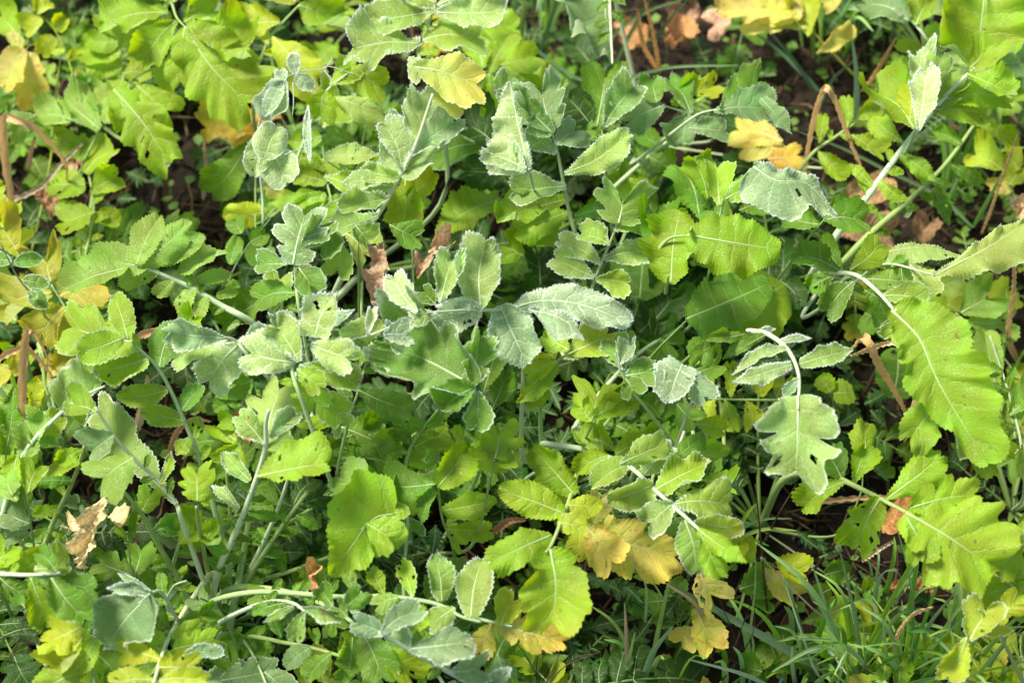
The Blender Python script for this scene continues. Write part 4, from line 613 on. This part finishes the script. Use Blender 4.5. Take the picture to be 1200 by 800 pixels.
# ------------------------------------------------------------ pea seedlings
def pea(crown, tile, z, rach, leafs, label, fr=.5, tendrils=(), col='B', r=1.5):
    p = plant('pea', 'pea_seedling', crown, label, None, 'seedling')
    ox, oy, S_ = TILE[tile]; P2 = [(ox+a/S_, oy+b/S_) for a, b in rach]
    P3 = [np.array(p.location)]+[at(a, b, (z[0]+(z[1]-z[0])*i/(len(P2)-1))/100) for i, (a, b) in enumerate(P2)]
    mb = MB(); v, f, uv = tube(P3, r*.0012, .0005, 7, 40); mb.add(v, f, 0, uv); mb.build('stem', [M_STALK], p, (.30, .45, .22, fr*.6), org=P3[0])
    for L in leafs:
        o = L[-1] if isinstance(L[-1], dict) else {}
        bx, by, tx, ty, w_ = L[:5]; b = np.array([ox+bx/S_, oy+by/S_]); e = np.array([ox+tx/S_, oy+ty/S_])
        zz = o.get('z', z[1]*.9)/100; O = at(*b, zz); n = nrm(np.array([R.gauss(0, .2), R.gauss(0, .2), .55])-FW*.75); unit = K*np.linalg.norm(O-CPN)
        B = blade([b, (b+e)/2+np.array([R.uniform(-2, 2), R.uniform(-2, 2)]), e], w_/S_, w_/S_, 'o', R, unit, tamp=.12, cup=o.get('cup', .2), wave=.03, droop=.1)
        m2 = MB(); leaflet_mb(m2, B, lambda X: on_plane(X, O, n), n, unit, fr, R, rib=.5); m2.build('leaflet', LM, p, (*jitcol(CC[o.get('c', col)], R), fr), org=O)
    for T in tendrils:
        v, f, uv = tube([at(ox+a/S_, oy+b/S_, (z[1]+1)/100) for a, b in T], .0006, .0003, 5, 24); m3 = MB(); m3.add(v, f, 0, uv); m3.build('tendril', [M_STALK], p, (.35, .5, .3, .6))
pea((308,290), 'A', (16,34), [(925,820),(922,680),(905,520),(925,380),(980,290),(1070,250),(1140,245)],
    [(992,288,930,405,26),(1000,285,935,425,46,{'c':'B'}),(1000,285,985,245,20),(1040,262,1035,185,20),(1040,265,1105,312,24),(925,480,890,620,42,{'c':'S'}),(960,520,1010,650,60,{'c':'S'}),(930,560,975,440,52,{'c':'S','z':31}),(1090,570,1080,365,12,{'z':30})],
    'tall frosty pea seedling with curling tendrils, upper left', .6, [[(1130,245),(1160,235),(1250,262)],[(1140,245),(1165,215),(1166,198)],[(1140,248),(1160,275),(1163,308)],[(1030,290),(1032,360),(1028,405)],[(1000,545),(1060,520),(1120,490)]])
pea((60,410), 'D', (12,27), [(170,430),(160,330),(140,270),(60,170),(0,50)],
    [(50,125,152,108,24),(40,118,-50,110,24),(80,185,172,200,24,{'c':'G'}),(110,218,165,285,28),(105,225,120,255,16,{'z':25})], 'slender pea seedling with oval leaf pairs, far left below the yellow leaves', .35, (), 'G')
pea((300,372), 'D', (10,22), [(800,290),(805,190),(860,80),(950,-30)],
    [(810,130,835,25,26),(800,180,825,235,22,{'c':'G'}),(880,50,940,15,30,{'c':'G'}),(850,20,820,-30,30,{'c':'G'}),(900,140,930,60,46,{'c':'G','z':15})], 'thin pea seedling with small round leaves, left of the centre clump', .05, (), 'G', r=1.1)

# ------------------------------------------------------------ grass
def ribbon(P3, w0, w1=.0004, twist=0., fold=.35, n=26):
    C = spline(P3, n); T = np.gradient(C, axis=0); V = []; uv = []
    for i in range(n):
        t = nrm(T[i]); f = i/(n-1); s = nrm(np.cross(t, CPN*0+np.array([0.1, -.6, .8]))); s = s*math.cos(twist*f)+np.cross(t, s)*math.sin(twist*f); m = np.cross(s, t)
        ww = (w1+(w0-w1)*(1-f)**.6)*min(1, .45+2.5*f)
        for u in (-1, -.5, 0, .5, 1): V.append(C[i]+s*u*ww+m*abs(u)*ww*fold); uv.append(((u+1)/2*1., f*5))
    F = [(i*5+k, i*5+k+1, (i+1)*5+k+1, (i+1)*5+k) for i in range(n-1) for k in range(4)]
    return np.array(V), F, np.array(uv)
def grass(crown, blades, label, cat='grass tuft', name='grass_tuft', col=(.10, .22, .045), fr=.2, group=None):
    g = plant('gr', name, crown, label, group, cat)
    for (tile, pts, z, w_, *cc) in blades:
        ox, oy, S_ = TILE[tile]; P2 = [(ox+a/S_, oy+b/S_) for a, b in pts]
        P3 = [at(a, b, (z[0]+(z[1]-z[0])*i/(len(P2)-1))/100) for i, (a, b) in enumerate(P2)]
        v, f, uv = ribbon(P3, w_*.00082/S_, twist=R.uniform(-.5, .5)); mb = MB(); mb.add(v, f, 0, uv)
        mb.build('blade', [M_GRASS], g, (*jitcol(cc[0] if cc else col, R), fr), org=P3[0])
    return g
GB = (.20, .40, .04); GP = (.22, .36, .14); GT = (.42, .27, .12)
grass((1010,835), [('I',[(640,860),(610,600),(550,325)],(1,22),11),('I',[(560,800),(510,560),(458,392)],(1,20),9),('I',[(480,860),(420,640),(375,480),(350,430)],(1,20),12),
    ('I',[(640,830),(560,700),(500,600)],(1,20),22,GB),('I',[(690,800),(672,560),(690,430),(740,400),(775,440)],(1,21),12,GP),('I',[(780,830),(850,620),(960,475)],(1,22),13),('I',[(640,800),(560,620),(460,540),(280,362)],(1,17),5,GT),
    ('I',[(720,830),(715,700),(702,570)],(1,16),8,GB),('I',[(820,830),(870,690),(1010,550)],(1,22),6,GB),('I',[(540,860),(470,760),(440,690),(350,420)],(1,18),5,GP),('I',[(780,830),(800,700),(815,610)],(1,16),8,GB),('I',[(600,830),(590,740),(555,735)],(1,12),6,GP),
    ('I',[(400,830),(385,740),(385,670)],(1,14),9,GP),('I',[(660,840),(640,700),(635,580)],(1,16),6)], 'dense tuft of frosted and bright grass blades, bottom right corner area')
grass((960,820), [('I',[(620,840),(480,740),(380,690),(200,590),(0,480),(-50,455)],(3,14),20,(.16,.30,.09))], 'single broad grass blade lying diagonally near the bottom edge', 'grass tuft')
grass((905,835), [('I',[(330,830),(220,770),(20,715)],(4,12),9,GP),('I',[(340,800),(390,720),(450,688),(520,695),(590,790)],(3,9),11,(.35,.42,.25))], 'pale frosted blades crossing the bottom edge right of centre', fr=.5)
grass((750,830), [('H',[(1050,840),(1090,700),(1165,600)],(2,17),14,GP),('H',[(990,840),(1010,720),(1032,620)],(2,16),9,GB),('H',[(1005,740),(1000,620),(995,515)],(8,18),9,GT),('H',[(1330,690),(1250,530),(1140,448)],(6,18),10,GT)], 'few upright grass blades beside a dry brown one, bottom centre right', fr=.15)
grass((1140,790), [('I',[(1010,800),(1100,690),(1210,560)],(4,20),10,GB),('I',[(1050,790),(1110,690),(1200,600)],(4,16),8),('I',[(940,640),(960,500),(950,470)],(4,16),12,GP)], 'arching green grass blades under the yellow curled leaf, bottom right')
grass((1060,290), [('C',[(1020,800),(900,690),(720,600),(560,520),(400,460)],(8,14),10,(.09,.2,.06)),('C',[(1020,800),(1090,670),(1160,540)],(8,18),12,GB),('C',[(605,420),(610,280),(595,135)],(8,22),17,(.10,.20,.09)),('C',[(470,330),(380,200),(255,55)],(6,16),10,(.07,.16,.06)),('C',[(500,340),(340,180),(240,110)],(5,11),10,(.07,.16,.05)),('C',[(440,460),(520,290),(620,200)],(6,15),9,(.1,.2,.1)),('C',[(-260,300),(-60,240),(195,230)],(14,17),8,(.2,.32,.12))], 'loose grass blades between the top right plants', fr=.1)
grass((740,60), [('B',[(950,240),(1050,60),(1130,-80)],(6,16),11,(.09,.19,.05)),('B',[(880,240),(960,120),(1080,40),(1200,0)],(5,14),12,(.08,.17,.05)),('B',[(700,180),(740,60),(780,-60)],(5,14),12,(.1,.2,.07)),('B',[(620,170),(640,40),(650,-60)],(5,15),16,(.2,.28,.05)),('B',[(1080,180),(1140,90),(1230,-20)],(5,14),8,(.08,.18,.08)),('B',[(650,150),(800,260),(900,300)],(4,8),9,(.07,.15,.05))], 'dark grass blades in the gap at the top centre right', fr=.05)

def wild_tuft(x, y, n, hmin, hmax, label, cols, spread=.035):
    g = plant('wt', 'grass_tuft', (x, y), label, 'grass tufts among the radish', 'grass tuft'); c = np.array(g.location)
    for _ in range(int(n*.75)):
        a = R.uniform(0, 6.3); rr = R.uniform(0, spread); b0 = c+np.array([math.cos(a)*rr, math.sin(a)*rr, 0]); h = R.uniform(hmin, hmax); le = R.uniform(.1, .6)*h; a2 = a+R.uniform(-.8, .8)
        P3 = [b0, b0+np.array([math.cos(a2)*le*.25, math.sin(a2)*le*.25, h*.5]), b0+np.array([math.cos(a2)*le*.7, math.sin(a2)*le*.7, h*.85]), b0+np.array([math.cos(a2)*le*1.3, math.sin(a2)*le*1.3, h*R.uniform(.8, 1.)])]
        v, f, uv = ribbon(P3, R.uniform(.0013, .0042), twist=R.uniform(-.8, .8), n=12); mb = MB(); mb.add(v, f, 0, uv)
        mb.build('blade', [M_GRASS], g, (*jitcol(R.choice(cols), R, .2), R.choice([0, .1, .3])), org=P3[0])
BG = [(.24, .46, .04), (.34, .60, .05), (.18, .38, .05), (.38, .56, .16)]
for x, y, n, a, b, l in ((1000,800,34,.07,.15,'thick bright green grass tuft beside the tallest frosted blades, bottom right'),(1060,815,30,.06,.15,'bright green grass tuft on the bottom edge left of the corner'),(1120,800,24,.06,.13,'green grass tuft under the frosty curled yellow leaf'),(940,790,20,.05,.11,'short green grass tuft behind the broad diagonal blade'),(880,815,16,.05,.11,'short grass tuft at the bottom beside the reddish twigs'),
                        (1030,730,18,.05,.10,'short grass tuft below the broad glossy leaf'),(760,790,14,.06,.11,'small grass tuft beside the dry brown blade at the bottom'),(30,500,14,.08,.16,'grass tuft at the left edge below the bent stalks'),(640,40,16,.08,.15,'dark grass tuft near the top centre'),(1110,230,16,.08,.16,'grass tuft between the thick diagonal stalks and the right edge'),
                        (1180,170,14,.08,.15,'grass tuft near the right edge at the top'),(970,60,18,.08,.15,'dark grass tuft in the top right gap'),(820,650,10,.05,.09,'small grass tuft right of the yellow lobed leaf'),(1170,470,12,.06,.12,'grass tuft behind the dull leaves at the right edge')):
    wild_tuft(x, y, n, a, b*(1.25 if y > 700 else 1), l, BG if y > 400 else BG[:1]+BG[2:3])

# ------------------------------------------------------------ dry bent stalks, withered leaves, twigs
def dry(name, tile, pts, z, w_, label, cat, col=(.42, .26, .12), mat_=None, tw=1.2, extra=(), crown=None, group=None):
    ox, oy, S_ = TILE[tile]; P2 = [(ox+a/S_, oy+b/S_) for a, b in pts]
    zz = [z[0]+(z[1]-z[0])*i/(len(P2)-1) for i in range(len(P2))] if len(z) == 2 else z
    P3 = [at(a, b, (q+(4 if q > 9 else 1))/100) for (a, b), q in zip(P2, zz)]
    col = tuple(min(.85, c*1.75) for c in col); v, f, uv = ribbon(P3, w_*.0011/S_, .001, twist=tw*.7, fold=.6, n=60)
    g = 1+.25*np.sin(np.arange(len(v))*.9); v = v+np.stack([.0007*np.sin(np.arange(len(v))*1.7), .0007*np.cos(np.arange(len(v))*2.3), 0*g], 1)
    mb = MB(); mb.add(v, f, 0, uv)
    o = mb.build(name, [mat_ or M_DEAD], None, (*col, 0), org=P3[0]); tag(o, label, cat, group); return o
dry('dry_stalk','A',[(60,830),(20,560),(15,425),(60,420),(150,470),(240,600),(190,745)],(2,10,18,20,18,11,4),15,'tan stalk bent into a loop at the left edge, below the yellow leaf','dry stalk')
dry('dry_stalk','C',[(420,640),(450,450),(490,318),(530,345),(580,480),(640,620)],(6,16,24,24,15,5),11,'dry tan stalk folded into a sharp peak, upper right','dry stalk',tw=.6)
dry('dry_stalk','D',[(92,745),(80,560),(90,380),(120,368),(160,430),(200,545)],(3,12,18,19,14,6),13,'brown folded stalk left, under the pea seedling','dry stalk')
dry('dry_stalk','D',[(-30,480),(40,435),(100,425),(170,500),(230,600)],(8,14,15,11,4),10,'tan drooping blade left edge, crossing the folded brown stalk','dry stalk')
dry('dry_stalk','F',[(570,450),(635,385),(690,480),(750,580),(790,660)],(10,20,18,12,4),13,'orange-brown bent blade right of the hanging frosted leaf','dry stalk')
dry('withered_leaf','F',[(790,412),(830,425),(838,520),(810,620),(780,750)],(26,27,23,15,5),24,'broad tan withered leaf hanging over the brown bent blade','withered leaf',(.48,.33,.17),tw=.1)
dry('dry_stalk','F',[(590,450),(650,425),(720,405),(800,412)],(16,20,23,25),9,'thin tan blade reaching right to the broad withered leaf','dry blade',(.48,.33,.17),tw=.3)
dry('dry_stalk','I',[(700,740),(740,640),(800,560),(880,530)],(2,8,13,14),14,'curled tan dry blade in the bottom right grass','dry blade',(.5,.3,.15))
dry('dry_stalk','C',[(1050,820),(1110,650),(1180,460)],(2,10,18),9,'thin dry stem leaning at the right edge','dry stem')
dry('dry_stalk','F',[(1180,480),(1140,380),(1160,220),(1165,90)],(2,8,14,18),12,'brown stem standing upright at the right edge','dry stem',(.36,.22,.10),tw=.3)
dry('dry_stalk','B',[(1120,260),(1090,100),(1060,-20)],(5,12,18),8,'thin dry reddish stem top centre right','dry stem',(.35,.18,.07),tw=.2)
dry('dry_stalk','B',[(1110,250),(1060,160),(1040,30)],(5,10,14),10,'second brown blade top centre right, leaning left','dry stem',(.38,.2,.07),tw=.3)
dry('dry_stalk','C',[(630,320),(690,230),(750,130)],(8,12,14),12,'brown blade between the top right leaves','dry blade',(.36,.2,.09))
dry('dry_stalk','A',[(715,700),(725,600),(715,480)],(3,8,13),9,'short pale dry stem in the dark gap upper left','dry stem',(.35,.25,.16),tw=.2)
dry('dry_stalk','A',[(-20,720),(80,690),(150,650),(220,570),(290,505)],(4,8,10,11,12),9,'grey dead stem lying across the left gap','dead stem',(.30,.22,.16),tw=.2)
dry('dry_stalk','A',[(100,600),(110,540),(125,480)],(3,8,12),9,'short brown stub inside the bent loop at the left','dry stem',(.3,.18,.10),tw=.2)
dry('dry_stalk','A',[(800,-40),(815,20),(810,100)],(18,20,22),13,'tan dry blade hanging at the top edge','dry blade',(.55,.38,.25),tw=.3)
dry('dry_stalk','D',[(640,320),(690,290),(750,270),(815,250)],(10,16,18,18),8,'tan blade draped over the leaf stalk at the left centre','dry blade',(.5,.33,.2))
dry('dry_stalk','D',[(490,380),(540,360),(590,350)],(17,19,18),12,'short pinkish brown dry blade near the left compound leaf','dry blade',(.45,.26,.14))
dry('dry_stalk','D',[(590,820),(620,720),(680,670),(740,680)],(3,7,9,6),10,'curled brown blade in the gap left of centre','dry blade',(.33,.18,.1))
dry('dry_stalk','D',[(480,720),(510,600),(520,520)],(3,10,14),14,'wide brown stalk behind the lower left leaves','dry stalk',(.36,.25,.15),tw=.2)
dry('dry_stalk','H',[(530,270),(590,230),(650,225)],(4,6,6),12,'brown bit of stem in the centre gap','dry stem',(.3,.15,.08),tw=.2)
dry('dry_stalk','I',[(400,170),(600,150),(840,140)],(2,3,4),9,'straight tan stem lying flat behind the right leaf','dry stem',(.40,.24,.12),tw=.2)
dry('dry_stalk','I',[(630,370),(690,330),(745,298)],(3,4,4),6,'short pale straw in the right gap','straw',(.5,.35,.22),tw=.1)
def twig(tile, lines, label, col=(.28, .18, .10), z=(4, 14), r=.0008, name='twig'):
    ox, oy, S_ = TILE[tile]; p = plant('tw', name, (ox+lines[0][0][0]/S_, oy+lines[0][0][1]/S_), label, None, 'twig')
    for ln in lines:
        P3 = [at(ox+a/S_, oy+b/S_, (z[0]+(z[1]-z[0])*i/(len(ln)-1))/100) for i, (a, b) in enumerate(ln)]
        v, f, uv = tube(P3, r, r*.4, 5, 14); mb = MB(); mb.add(v, f, 0, uv); mb.build('branch', [M_STRAW], p, (*col, 0), org=P3[0])
twig('H', [[(700,850),(690,780),(640,690),(598,640)],[(700,850),(730,780),(765,690),(745,580)],[(700,850),(780,745),(915,688)],[(700,850),(710,790),(740,730)],[(690,850),(685,760),(692,690)],[(760,770),(830,710),(900,695)]], 'straw coloured twiggy dry grass sprig, bottom centre')
twig('I', [[(140,780),(180,680),(250,490)],[(180,760),(185,650),(130,510)],[(140,790),(240,640),(255,520)]], 'reddish dry twig sprig right of bottom centre', (.35,.18,.12))
twig('I', [[(320,640),(300,560),(275,300),(255,100)]], 'long thin brown weed stem standing right of the yellow leaf', (.2,.14,.10), (2, 20), .0016)
twig('I', [[(285,310),(330,220),(400,100)]], 'thin purple grey weed stem leaning right', (.22,.17,.15), (6, 16), .0013)
twig('I', [[(440,420),(520,330),(590,180)]], 'grey brown stem in the dark right gap', (.25,.18,.12), (2, 9), .0018)
twig('G', [[(-20,760),(40,700),(85,590)],[(10,800),(50,700),(100,680)]], 'dry twig at the bottom left corner', (.3,.18,.12))
twig('A', [[(610,420),(625,330)],[(560,410),(700,415),(800,420)]], 'thin brown twig under the big upper left leaf', (.28,.2,.13), (8, 12), .0016)
twig('F', [[(640,580),(700,470),(745,430)],[(930,300),(1040,320),(1130,325)]], 'brown stem pieces lying behind the arching right leaf', (.33,.22,.14), (6, 9), .003)
twig('G', [[(430,240),(500,310),(600,370),(720,440)],[(520,360),(640,430)]], 'tan dead stem lying under the lower left leaves', (.42,.30,.18), (3, 6), .0028)
twig('C', [[(940,440),(1060,510),(1150,560)],[(1100,350),(1160,410),(1200,470)]], 'pale dead stem behind the upper right plant', (.40,.33,.2), (6, 8), .004)
def crumple(tile, c, tip, w_, z, label, col, name='withered_leaf', curl=.5, cat='withered leaf'):
    col = tuple(min(.8, v*1.15) for v in col)
    ox, oy, S_ = TILE[tile]; b = np.array([ox+c[0]/S_, oy+c[1]/S_]); e = np.array([ox+tip[0]/S_, oy+tip[1]/S_]); O = at(*b, z/100); unit = K*np.linalg.norm(O-CPN)
    n = nrm(np.array([R.gauss(0, .3), R.gauss(0, .3), .7])-FW*.6)
    B = blade([b, (b+e)/2+np.array([R.uniform(-4, 4), R.uniform(-4, 4)]), e], w_/S_, w_/S_, 'b', R, unit, tamp=1.1, cup=curl, wave=.45*curl+.1, droop=.2)
    k = len(B['h']); ii = np.arange(k); X = B['X']
    B['h'] = B['h']+ (w_/S_)*.28*curl*(np.sin(X[:, 0]*.45+1)*np.cos(X[:, 1]*.38)+.6*np.sin(X[:, 0]*.9+X[:, 1]*.7))
    mb = MB(); mb.add(on_plane(B['X'], O, n)+n[None]*(B['h']*unit)[:, None], B['F'], 0, B['uv'])
    o = mb.build(name, [M_CRUMP], None, (*col, 0), org=O); tag(o, label, cat); return o
T1 = (.48, .28, .13); T2 = (.33, .16, .07)
crumple('G',(400,90),(250,410),34,25,'crumpled tan dead leaf hanging at the lower left',(.78,.55,.30),curl=1.1)
crumple('G',(380,210),(440,250),28,21,'torn piece of tan dead leaf beside the crumpled one at lower left',(.78,.55,.30),curl=.8)
crumple('G',(310,270),(228,245),24,21,'small tan scrap left of the crumpled dead leaf',(.78,.55,.30),curl=.8)
crumple('E',(150,50),(130,285),34,29,'dark brown shrivelled leaf hanging in the centre top',(.34,.24,.15),curl=1.)
crumple('E',(270,180),(290,100),30,24,'brown shrivelled scrap right of the dark shrivelled leaf',(.38,.26,.16),curl=.9)
crumple('E',(310,90),(385,50),32,25,'curled tan scrap above the frosted leaflets at the centre',(.5,.34,.2),curl=.8)
crumple('C',(560,720),(700,740),110,4,'large light brown dead leaf lying under the thick right stalks',(.42,.26,.13),curl=.25)
crumple('C',(20,60),(-10,150),50,8,'brown dead leaf fallen at the top between the grass blades',(.42,.22,.09),curl=.3)
crumple('C',(170,70),(80,90),45,9,'pinkish brown dead leaf left of the top yellow leaf',(.5,.3,.2),curl=.3)
crumple('C',(60,40),(0,10),55,7,'dull brown dead leaf at the top edge',(.33,.2,.12),curl=.3)
crumple('B',(960,80),(1070,160),45,7,'orange brown dead leaf below the top frosted leaf',(.45,.24,.1),curl=.3)
crumple('B',(1160,70),(1190,160),35,7,'small rusty dead leaf near the top right of centre',(.42,.2,.08),curl=.3)
crumple('F',(540,20),(760,10),60,8,'flat pinkish brown dead leaf under the arching right stalk',(.42,.25,.14),curl=.3)
crumple('F',(820,60),(880,-40),45,5,'curled dark brown dead leaf in the right gap',(.28,.17,.09),curl=.8)
crumple('I',(700,240),(785,250),48,4,'rust brown fallen leaf behind the right hand leaf stalk',(.40,.20,.07),curl=.3)
crumple('I',(700,460),(890,460),24,3,'long brown dead leaf lying in the bottom right gap',(.42,.2,.09),curl=.6)
crumple('G',(500,370),(570,410),45,3,'pale brown dead leaf under the lower left stems',(.42,.27,.17),curl=.5)
crumple('D',(850,640),(880,760),34,12,'brown dead leaf behind the frosted terminal leaf',(.36,.17,.07),curl=.4)
crumple('G',(60,650),(130,680),40,3,'grey pink dead leaf on the bare soil at the bottom left',(.38,.28,.22),curl=.5)
crumple('Z',(210,385),(250,340),26,16,'curled orange brown leaf tip by the bottom stalk',(.5,.3,.12),curl=.8)
crumple('Z',(250,460),(195,395),24,15,'narrow brown scrap under the curled orange leaf tip',(.42,.22,.1),curl=.8)
crumple('A',(120,680),(220,740),34,9,'brown crumpled leaf end inside the bent stalk loop',(.38,.22,.13),curl=.9)
crumple('C',(1230,680),(1165,760),34,18,'split pale tan dead stem end at the right edge',(.6,.42,.22),curl=.8)
crumple('A',(240,530),(280,590),30,10,'tan dry scrap on the grey stem at the left',(.45,.30,.18),curl=.9)

# ------------------------------------------------------------ dandelion-like serrated weeds low in the gaps
def weed(crown, tile, leafs, label):
    p = plant('wd', 'dandelion_weed', crown, label, None, 'weed')
    ox, oy, S_ = TILE[tile]
    for (bx, by, tx, ty, w_, z) in leafs:
        b = np.array([ox+bx/S_, oy+by/S_]); e = np.array([ox+tx/S_, oy+ty/S_]); O = at(*b, z/100); unit = K*np.linalg.norm(O-CPN); n = nrm(np.array([R.gauss(0, .15), R.gauss(0, .15), .7])-FW*.5)
        B = blade([b, (b+e)/2+np.array([R.uniform(-4, 4), R.uniform(-4, 4)]), e], w_/S_, w_/S_, 'd', R, unit, tamp=.3, cup=.2, wave=.1, droop=.06, tooth=3.)
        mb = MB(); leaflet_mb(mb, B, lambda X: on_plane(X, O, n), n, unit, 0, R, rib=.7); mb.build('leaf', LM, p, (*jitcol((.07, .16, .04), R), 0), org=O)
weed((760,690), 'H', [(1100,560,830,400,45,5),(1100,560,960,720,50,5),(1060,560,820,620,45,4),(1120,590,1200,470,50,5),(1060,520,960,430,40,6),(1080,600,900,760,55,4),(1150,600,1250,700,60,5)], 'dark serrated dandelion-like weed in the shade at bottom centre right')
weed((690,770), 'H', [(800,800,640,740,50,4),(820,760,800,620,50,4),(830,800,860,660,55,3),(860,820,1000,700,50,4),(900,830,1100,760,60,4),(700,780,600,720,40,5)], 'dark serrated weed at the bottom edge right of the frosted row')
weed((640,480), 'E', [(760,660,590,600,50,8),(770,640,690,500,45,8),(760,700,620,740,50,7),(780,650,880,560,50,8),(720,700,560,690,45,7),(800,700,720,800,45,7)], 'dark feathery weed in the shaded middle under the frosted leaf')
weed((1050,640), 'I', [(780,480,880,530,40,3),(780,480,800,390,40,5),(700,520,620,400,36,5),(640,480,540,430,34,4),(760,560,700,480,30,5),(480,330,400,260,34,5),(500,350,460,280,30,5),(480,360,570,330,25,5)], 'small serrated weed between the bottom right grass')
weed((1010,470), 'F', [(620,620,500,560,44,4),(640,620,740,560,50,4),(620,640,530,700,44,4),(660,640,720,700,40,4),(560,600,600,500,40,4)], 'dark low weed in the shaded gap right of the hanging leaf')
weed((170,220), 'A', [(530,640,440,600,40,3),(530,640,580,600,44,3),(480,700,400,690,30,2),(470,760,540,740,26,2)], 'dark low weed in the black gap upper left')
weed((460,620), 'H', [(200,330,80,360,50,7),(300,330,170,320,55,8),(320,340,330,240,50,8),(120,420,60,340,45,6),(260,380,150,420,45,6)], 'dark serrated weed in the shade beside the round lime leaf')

# ------------------------------------------------------------ ground
G = random.Random(5)
n = 170; xs = np.linspace(-1.6, 1.6, n); V = []; 
def gz(x, y): return .006*math.sin(x*31+y*17)+.005*math.sin(x*57-y*43+1)+.003*math.sin(x*140+2)*math.sin(y*131)-.014
V = [(x, y, gz(x, y)) for y in xs for x in xs]
F = [(j*n+i, j*n+i+1, (j+1)*n+i+1, (j+1)*n+i) for j in range(n-1) for i in range(n-1)]
k = len(V); ring = [0, n-1, n*n-1, n*n-n]; V += [(-30, -30, -.06), (30, -30, -.06), (30, 30, -.06), (-30, 30, -.06)]
for a in range(4):
    b = (a+1) % 4
    e = {0: [i for i in range(n)], 1: [n-1+j*n for j in range(n)], 2: [n*n-1-i for i in range(n)], 3: [n*(n-1)-j*n for j in range(n)]}[a]
    for i in range(len(e)-1): F.append((k+a, e[i+1], e[i])) 
    F.append((k+a, k+b, e[-1]))
soil = mesh_obj('ground', V, F, [M_SOIL]); tag(soil, kind='structure')
def scatter(name, m, count, maker, area=(-1.1, 1.1, -.9, 1.2), color=None):
    Vs = []; Fs = []; q = 0
    for _ in range(count):
        x, y = G.uniform(area[0], area[1]), G.uniform(area[2], area[3]); v, f = maker(x, y); Vs += v; Fs += [tuple(i+q for i in g) for g in f]; q += len(v)
    o = mesh_obj(name, Vs, Fs, [m], color=color); tag(o, kind='stuff'); return o
def straw_piece(x, y):
    a = G.uniform(0, 6.3); l = G.uniform(.015, .07); w_ = G.uniform(.0006, .0022); z = gz(x, y)+G.uniform(.002, .018); dz = G.uniform(-.01, .014); c, s = math.cos(a), math.sin(a)
    b = G.uniform(-.2, .2)*l; pts = []
    for t in (0, .5, 1):
        px, py, pz = x+c*l*t-s*b*4*t*(1-t), y+s*l*t+c*b*4*t*(1-t), z+dz*t
        pts += [(px-s*w_, py+c*w_, pz), (px+s*w_, py-c*w_, pz), (px, py, pz+w_*1.2)]
    f = []
    for i in (0, 3): f += [(i, i+3, i+5, i+2), (i+2, i+5, i+4, i+1), (i+1, i+4, i+3, i)]
    return pts, f
scatter('straw_litter', M_STRAW, 9000, straw_piece)
def crumb(x, y):
    r = G.uniform(.002, .007); z = gz(x, y)+r*.3; vs = [(x+r*math.cos(a)*G.uniform(.7, 1.3), y+r*math.sin(a)*G.uniform(.7, 1.3), z+G.uniform(-.2, .2)*r) for a in (0, 1.26, 2.5, 3.8, 5)]+[(x, y, z+r*.9)]
    return vs, [(i, (i+1) % 5, 5) for i in range(5)]
scatter('soil_crumbs', M_SOIL, 7000, crumb)
def tiny_leaf(x, y):
    a = G.uniform(0, 6.3); l = G.uniform(.006, .016); w_ = l*G.uniform(.28, .5); z = gz(x, y)+G.uniform(.008, .03); c, s = math.cos(a), math.sin(a); t_ = G.uniform(-.2, .6)
    V = [(x, y, z)]
    for f, k in ((.3, .8), (.65, 1.), (1., 0.)):
        for sg in ((-1, 1) if k else (0,)): V.append((x+c*l*f-s*w_*k*sg, y+s*l*f+c*w_*k*sg, z+l*f*t_+abs(k)*w_*.3))
    V.append((x-c*l*.6, y-s*l*.6, gz(x, y)))
    return V, [(0, 2, 1), (1, 2, 4, 3), (3, 4, 5), (0, 6, 1)]
scatter('low_ground_weeds', M_SEED, 5200, tiny_leaf)
def thin_grass(x, y):
    a = G.uniform(0, 6.3); l = G.uniform(.04, .11); w_ = G.uniform(.0006, .0014); c, s = math.cos(a), math.sin(a); V = []; z0 = gz(x, y); le = G.uniform(.2, .8)
    for i in range(5):
        t = i/4; d = l*le*t*t; V += [(x+c*d-s*w_*(1-t*.9), y+s*d+c*w_*(1-t*.9), z0+l*t*(1-.3*t)), (x+c*d+s*w_*(1-t*.9), y+s*d-c*w_*(1-t*.9), z0+l*t*(1-.3*t))]
    return V, [(2*i, 2*i+1, 2*i+3, 2*i+2) for i in range(4)]
scatter('thin_grass_cover', M_GRASS, 900, thin_grass, color=(.09, .19, .04, 0))

# ------------------------------------------------------------ water drops on the grass tips
for tile, x, y, z, r, lb in (('I',547,322,22,.0028,'clear water drop on the tip of the tallest grass blade'),('I',454,388,20,.0018,'small water drop on a grass tip right of bottom centre'),('I',279,362,17,.0018,'tiny water drop where the thin brown stem crosses'),('I',556,738,12,.0024,'water drop on the pale bent blade at the bottom'),('A',590,578,21,.0026,'water drop hanging from the lobed leaf tip, upper left')):
    ox, oy, S_ = TILE[tile]; me = bpy.data.meshes.new('water_drop'); import bmesh
    bm = bmesh.new(); bmesh.ops.create_uvsphere(bm, u_segments=16, v_segments=10, radius=r)
    for v in bm.verts: v.co.z *= 1.12 if v.co.z > 0 else .95
    bm.to_mesh(me); bm.free(); me.materials.append(M_DROP); me.polygons.foreach_set('use_smooth', [True]*len(me.polygons))
    o = bpy.data.objects.new('water_drop', me); COL.objects.link(o); o.location = at(ox+x/S_, oy+y/S_, z/100); tag(o, lb, 'water drop')
